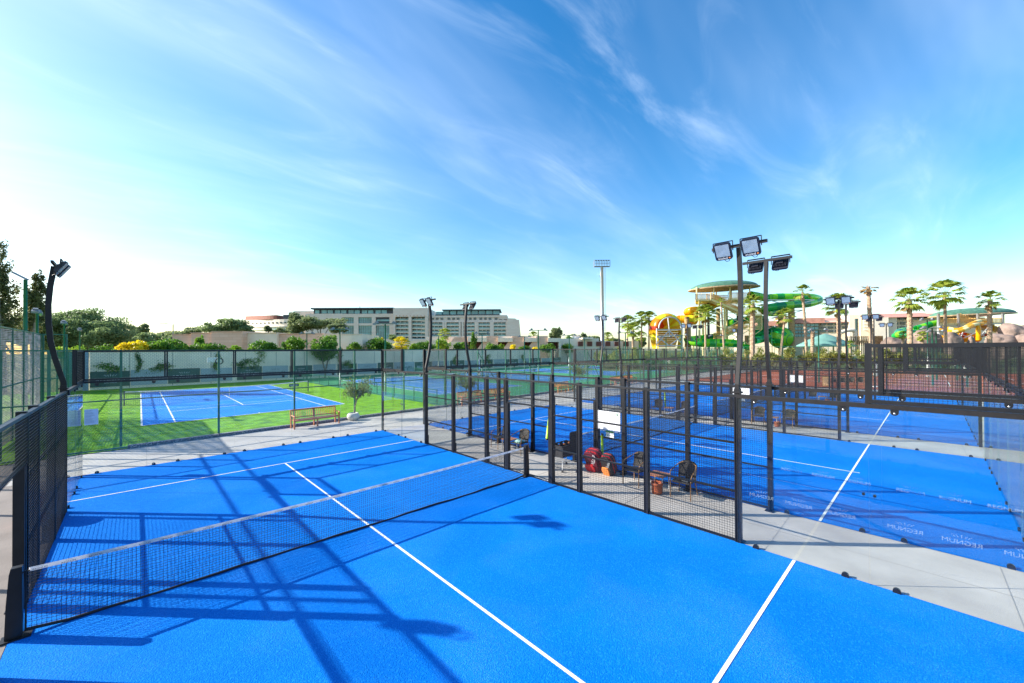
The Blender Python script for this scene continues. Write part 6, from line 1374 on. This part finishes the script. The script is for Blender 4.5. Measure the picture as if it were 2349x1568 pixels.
# rocks
def rock(x0, x1, y0, y1, d, seed, label):
    rnd = random.Random(seed); u0, u1 = z5u(x0), z5u(x1); um = (u0 + u1) / 2; p = base(um, d); zt = at(um, z5v(y0), d).z; w_ = (u1 - u0) * px(d) / 2
    bm = bmesh.new(); bmesh.ops.create_icosphere(bm, subdivisions=4, radius=1)
    off = [Vector((rnd.uniform(-9, 9), rnd.uniform(-9, 9), rnd.uniform(-9, 9))) for _ in range(2)]
    for v in bm.verts:
        c = v.co; s = 1 + .22 * mnoise.noise(c * 1.6 + off[0]) + .10 * mnoise.noise(c * 4 + off[1]) + .04 * mnoise.noise(c * 10)
        q = Vector((math.copysign(abs(c.x) ** .62, c.x), math.copysign(abs(c.y) ** .7, c.y), math.copysign(abs(c.z) ** .6, c.z))) * s
        v.co = Vector((q.x * w_, q.y * w_ * .7, q.z * zt * .5 + zt * .48))
    me = bpy.data.meshes.new('rock'); bm.to_mesh(me); bm.free(); me.materials.append(K['rock'])
    for pl_ in me.polygons: pl_.use_smooth = True
    o = bpy.data.objects.new('rock', me); COL.objects.link(o); o.matrix_basis = Matrix.Translation(p) @ RZV; tag(o, label, 'rock', 'artificial rocks of the water park')
import bmesh
from mathutils import noise as mnoise
rock(800, 1035, 893, 950, 92, 1, 'low flat pinkish rock left of the shaggy fan palm'); rock(1150, 1395, 832, 950, 94, 2, 'big dark faced rock between the fan palms'); rock(1475, 1645, 850, 950, 92, 3, 'square pale rock behind the smooth trunked palm')
rock(1975, 2265, 862, 950, 90, 4, 'broad pinkish rock right of the rightmost palm'); rock(2110, 2420, 748, 880, 96, 5, 'highest boulder at the right edge of the picture'); rock(2250, 2500, 868, 950, 88, 6, 'boulder at the right edge below the highest one'); rock(1735, 1800, 888, 945, 91, 7, 'small whitish rock below the orange trough')
# timber walkways
for i, (x0, x1, y, lb) in enumerate(((390, 640, 885, 'rustic timber railing behind the hedge, left of the bare palm'), (640, 790, 882, 'rustic timber railing behind the hedge, right of the bare palm'))):
    t = thing('timber_fence', lb, 'fence', base(z5u(x0), 94)); mb = MB(); a = p5(x0, y, 94); b = p5(x1, y, 94)
    for k in range(13): p = a.lerp(b, k / 12); mb.tube([(p.x, p.y, 0), (p.x, p.y, p.z)], .1, 6)
    for dz in (.2, 1.2): mb.tube([a - Vector((0, 0, dz)), b - Vector((0, 0, dz))], .09, 6)
    for k in range(12): p = a.lerp(b, k / 12); q = a.lerp(b, (k + 1) / 12); mb.tube([p - Vector((0, 0, 2.6)), q - Vector((0, 0, .2))], .07, 5)
    mb.build('rails', K['fan'], t)
# duct
t = thing('vent_duct', 'cream curved vent duct behind the palm with drooping fronds', 'duct', base(z5u(480), 96)); mb = MB(); mb.tube(smooth([p5(320, 848, 96), p5(400, 825, 96), p5(470, 822, 96), p5(488, 850, 96), p5(488, 960, 96)], 6), .45, 10); mb.build('pipe', K['cream'], t)
# soft bank behind the right fence
mb = MB(); n = 24
V = []
for i in range(n + 1):
    u = 1380 + (2420 - 1380) * i / n; rb = random.Random(i)
    for d, z in ((74, -.05), (84, 1.0 + .8 * rb.random()), (130, 1.2), (175, .6)): p = base(u, d); V.append((p.x, p.y, z))
mb.add(V, [(4 * i + j, 4 * i + j + 4, 4 * i + j + 5, 4 * i + j + 1) for i in range(n) for j in range(3)], 0, True); mb.build('planted_bank', K['soil'], kind='structure')
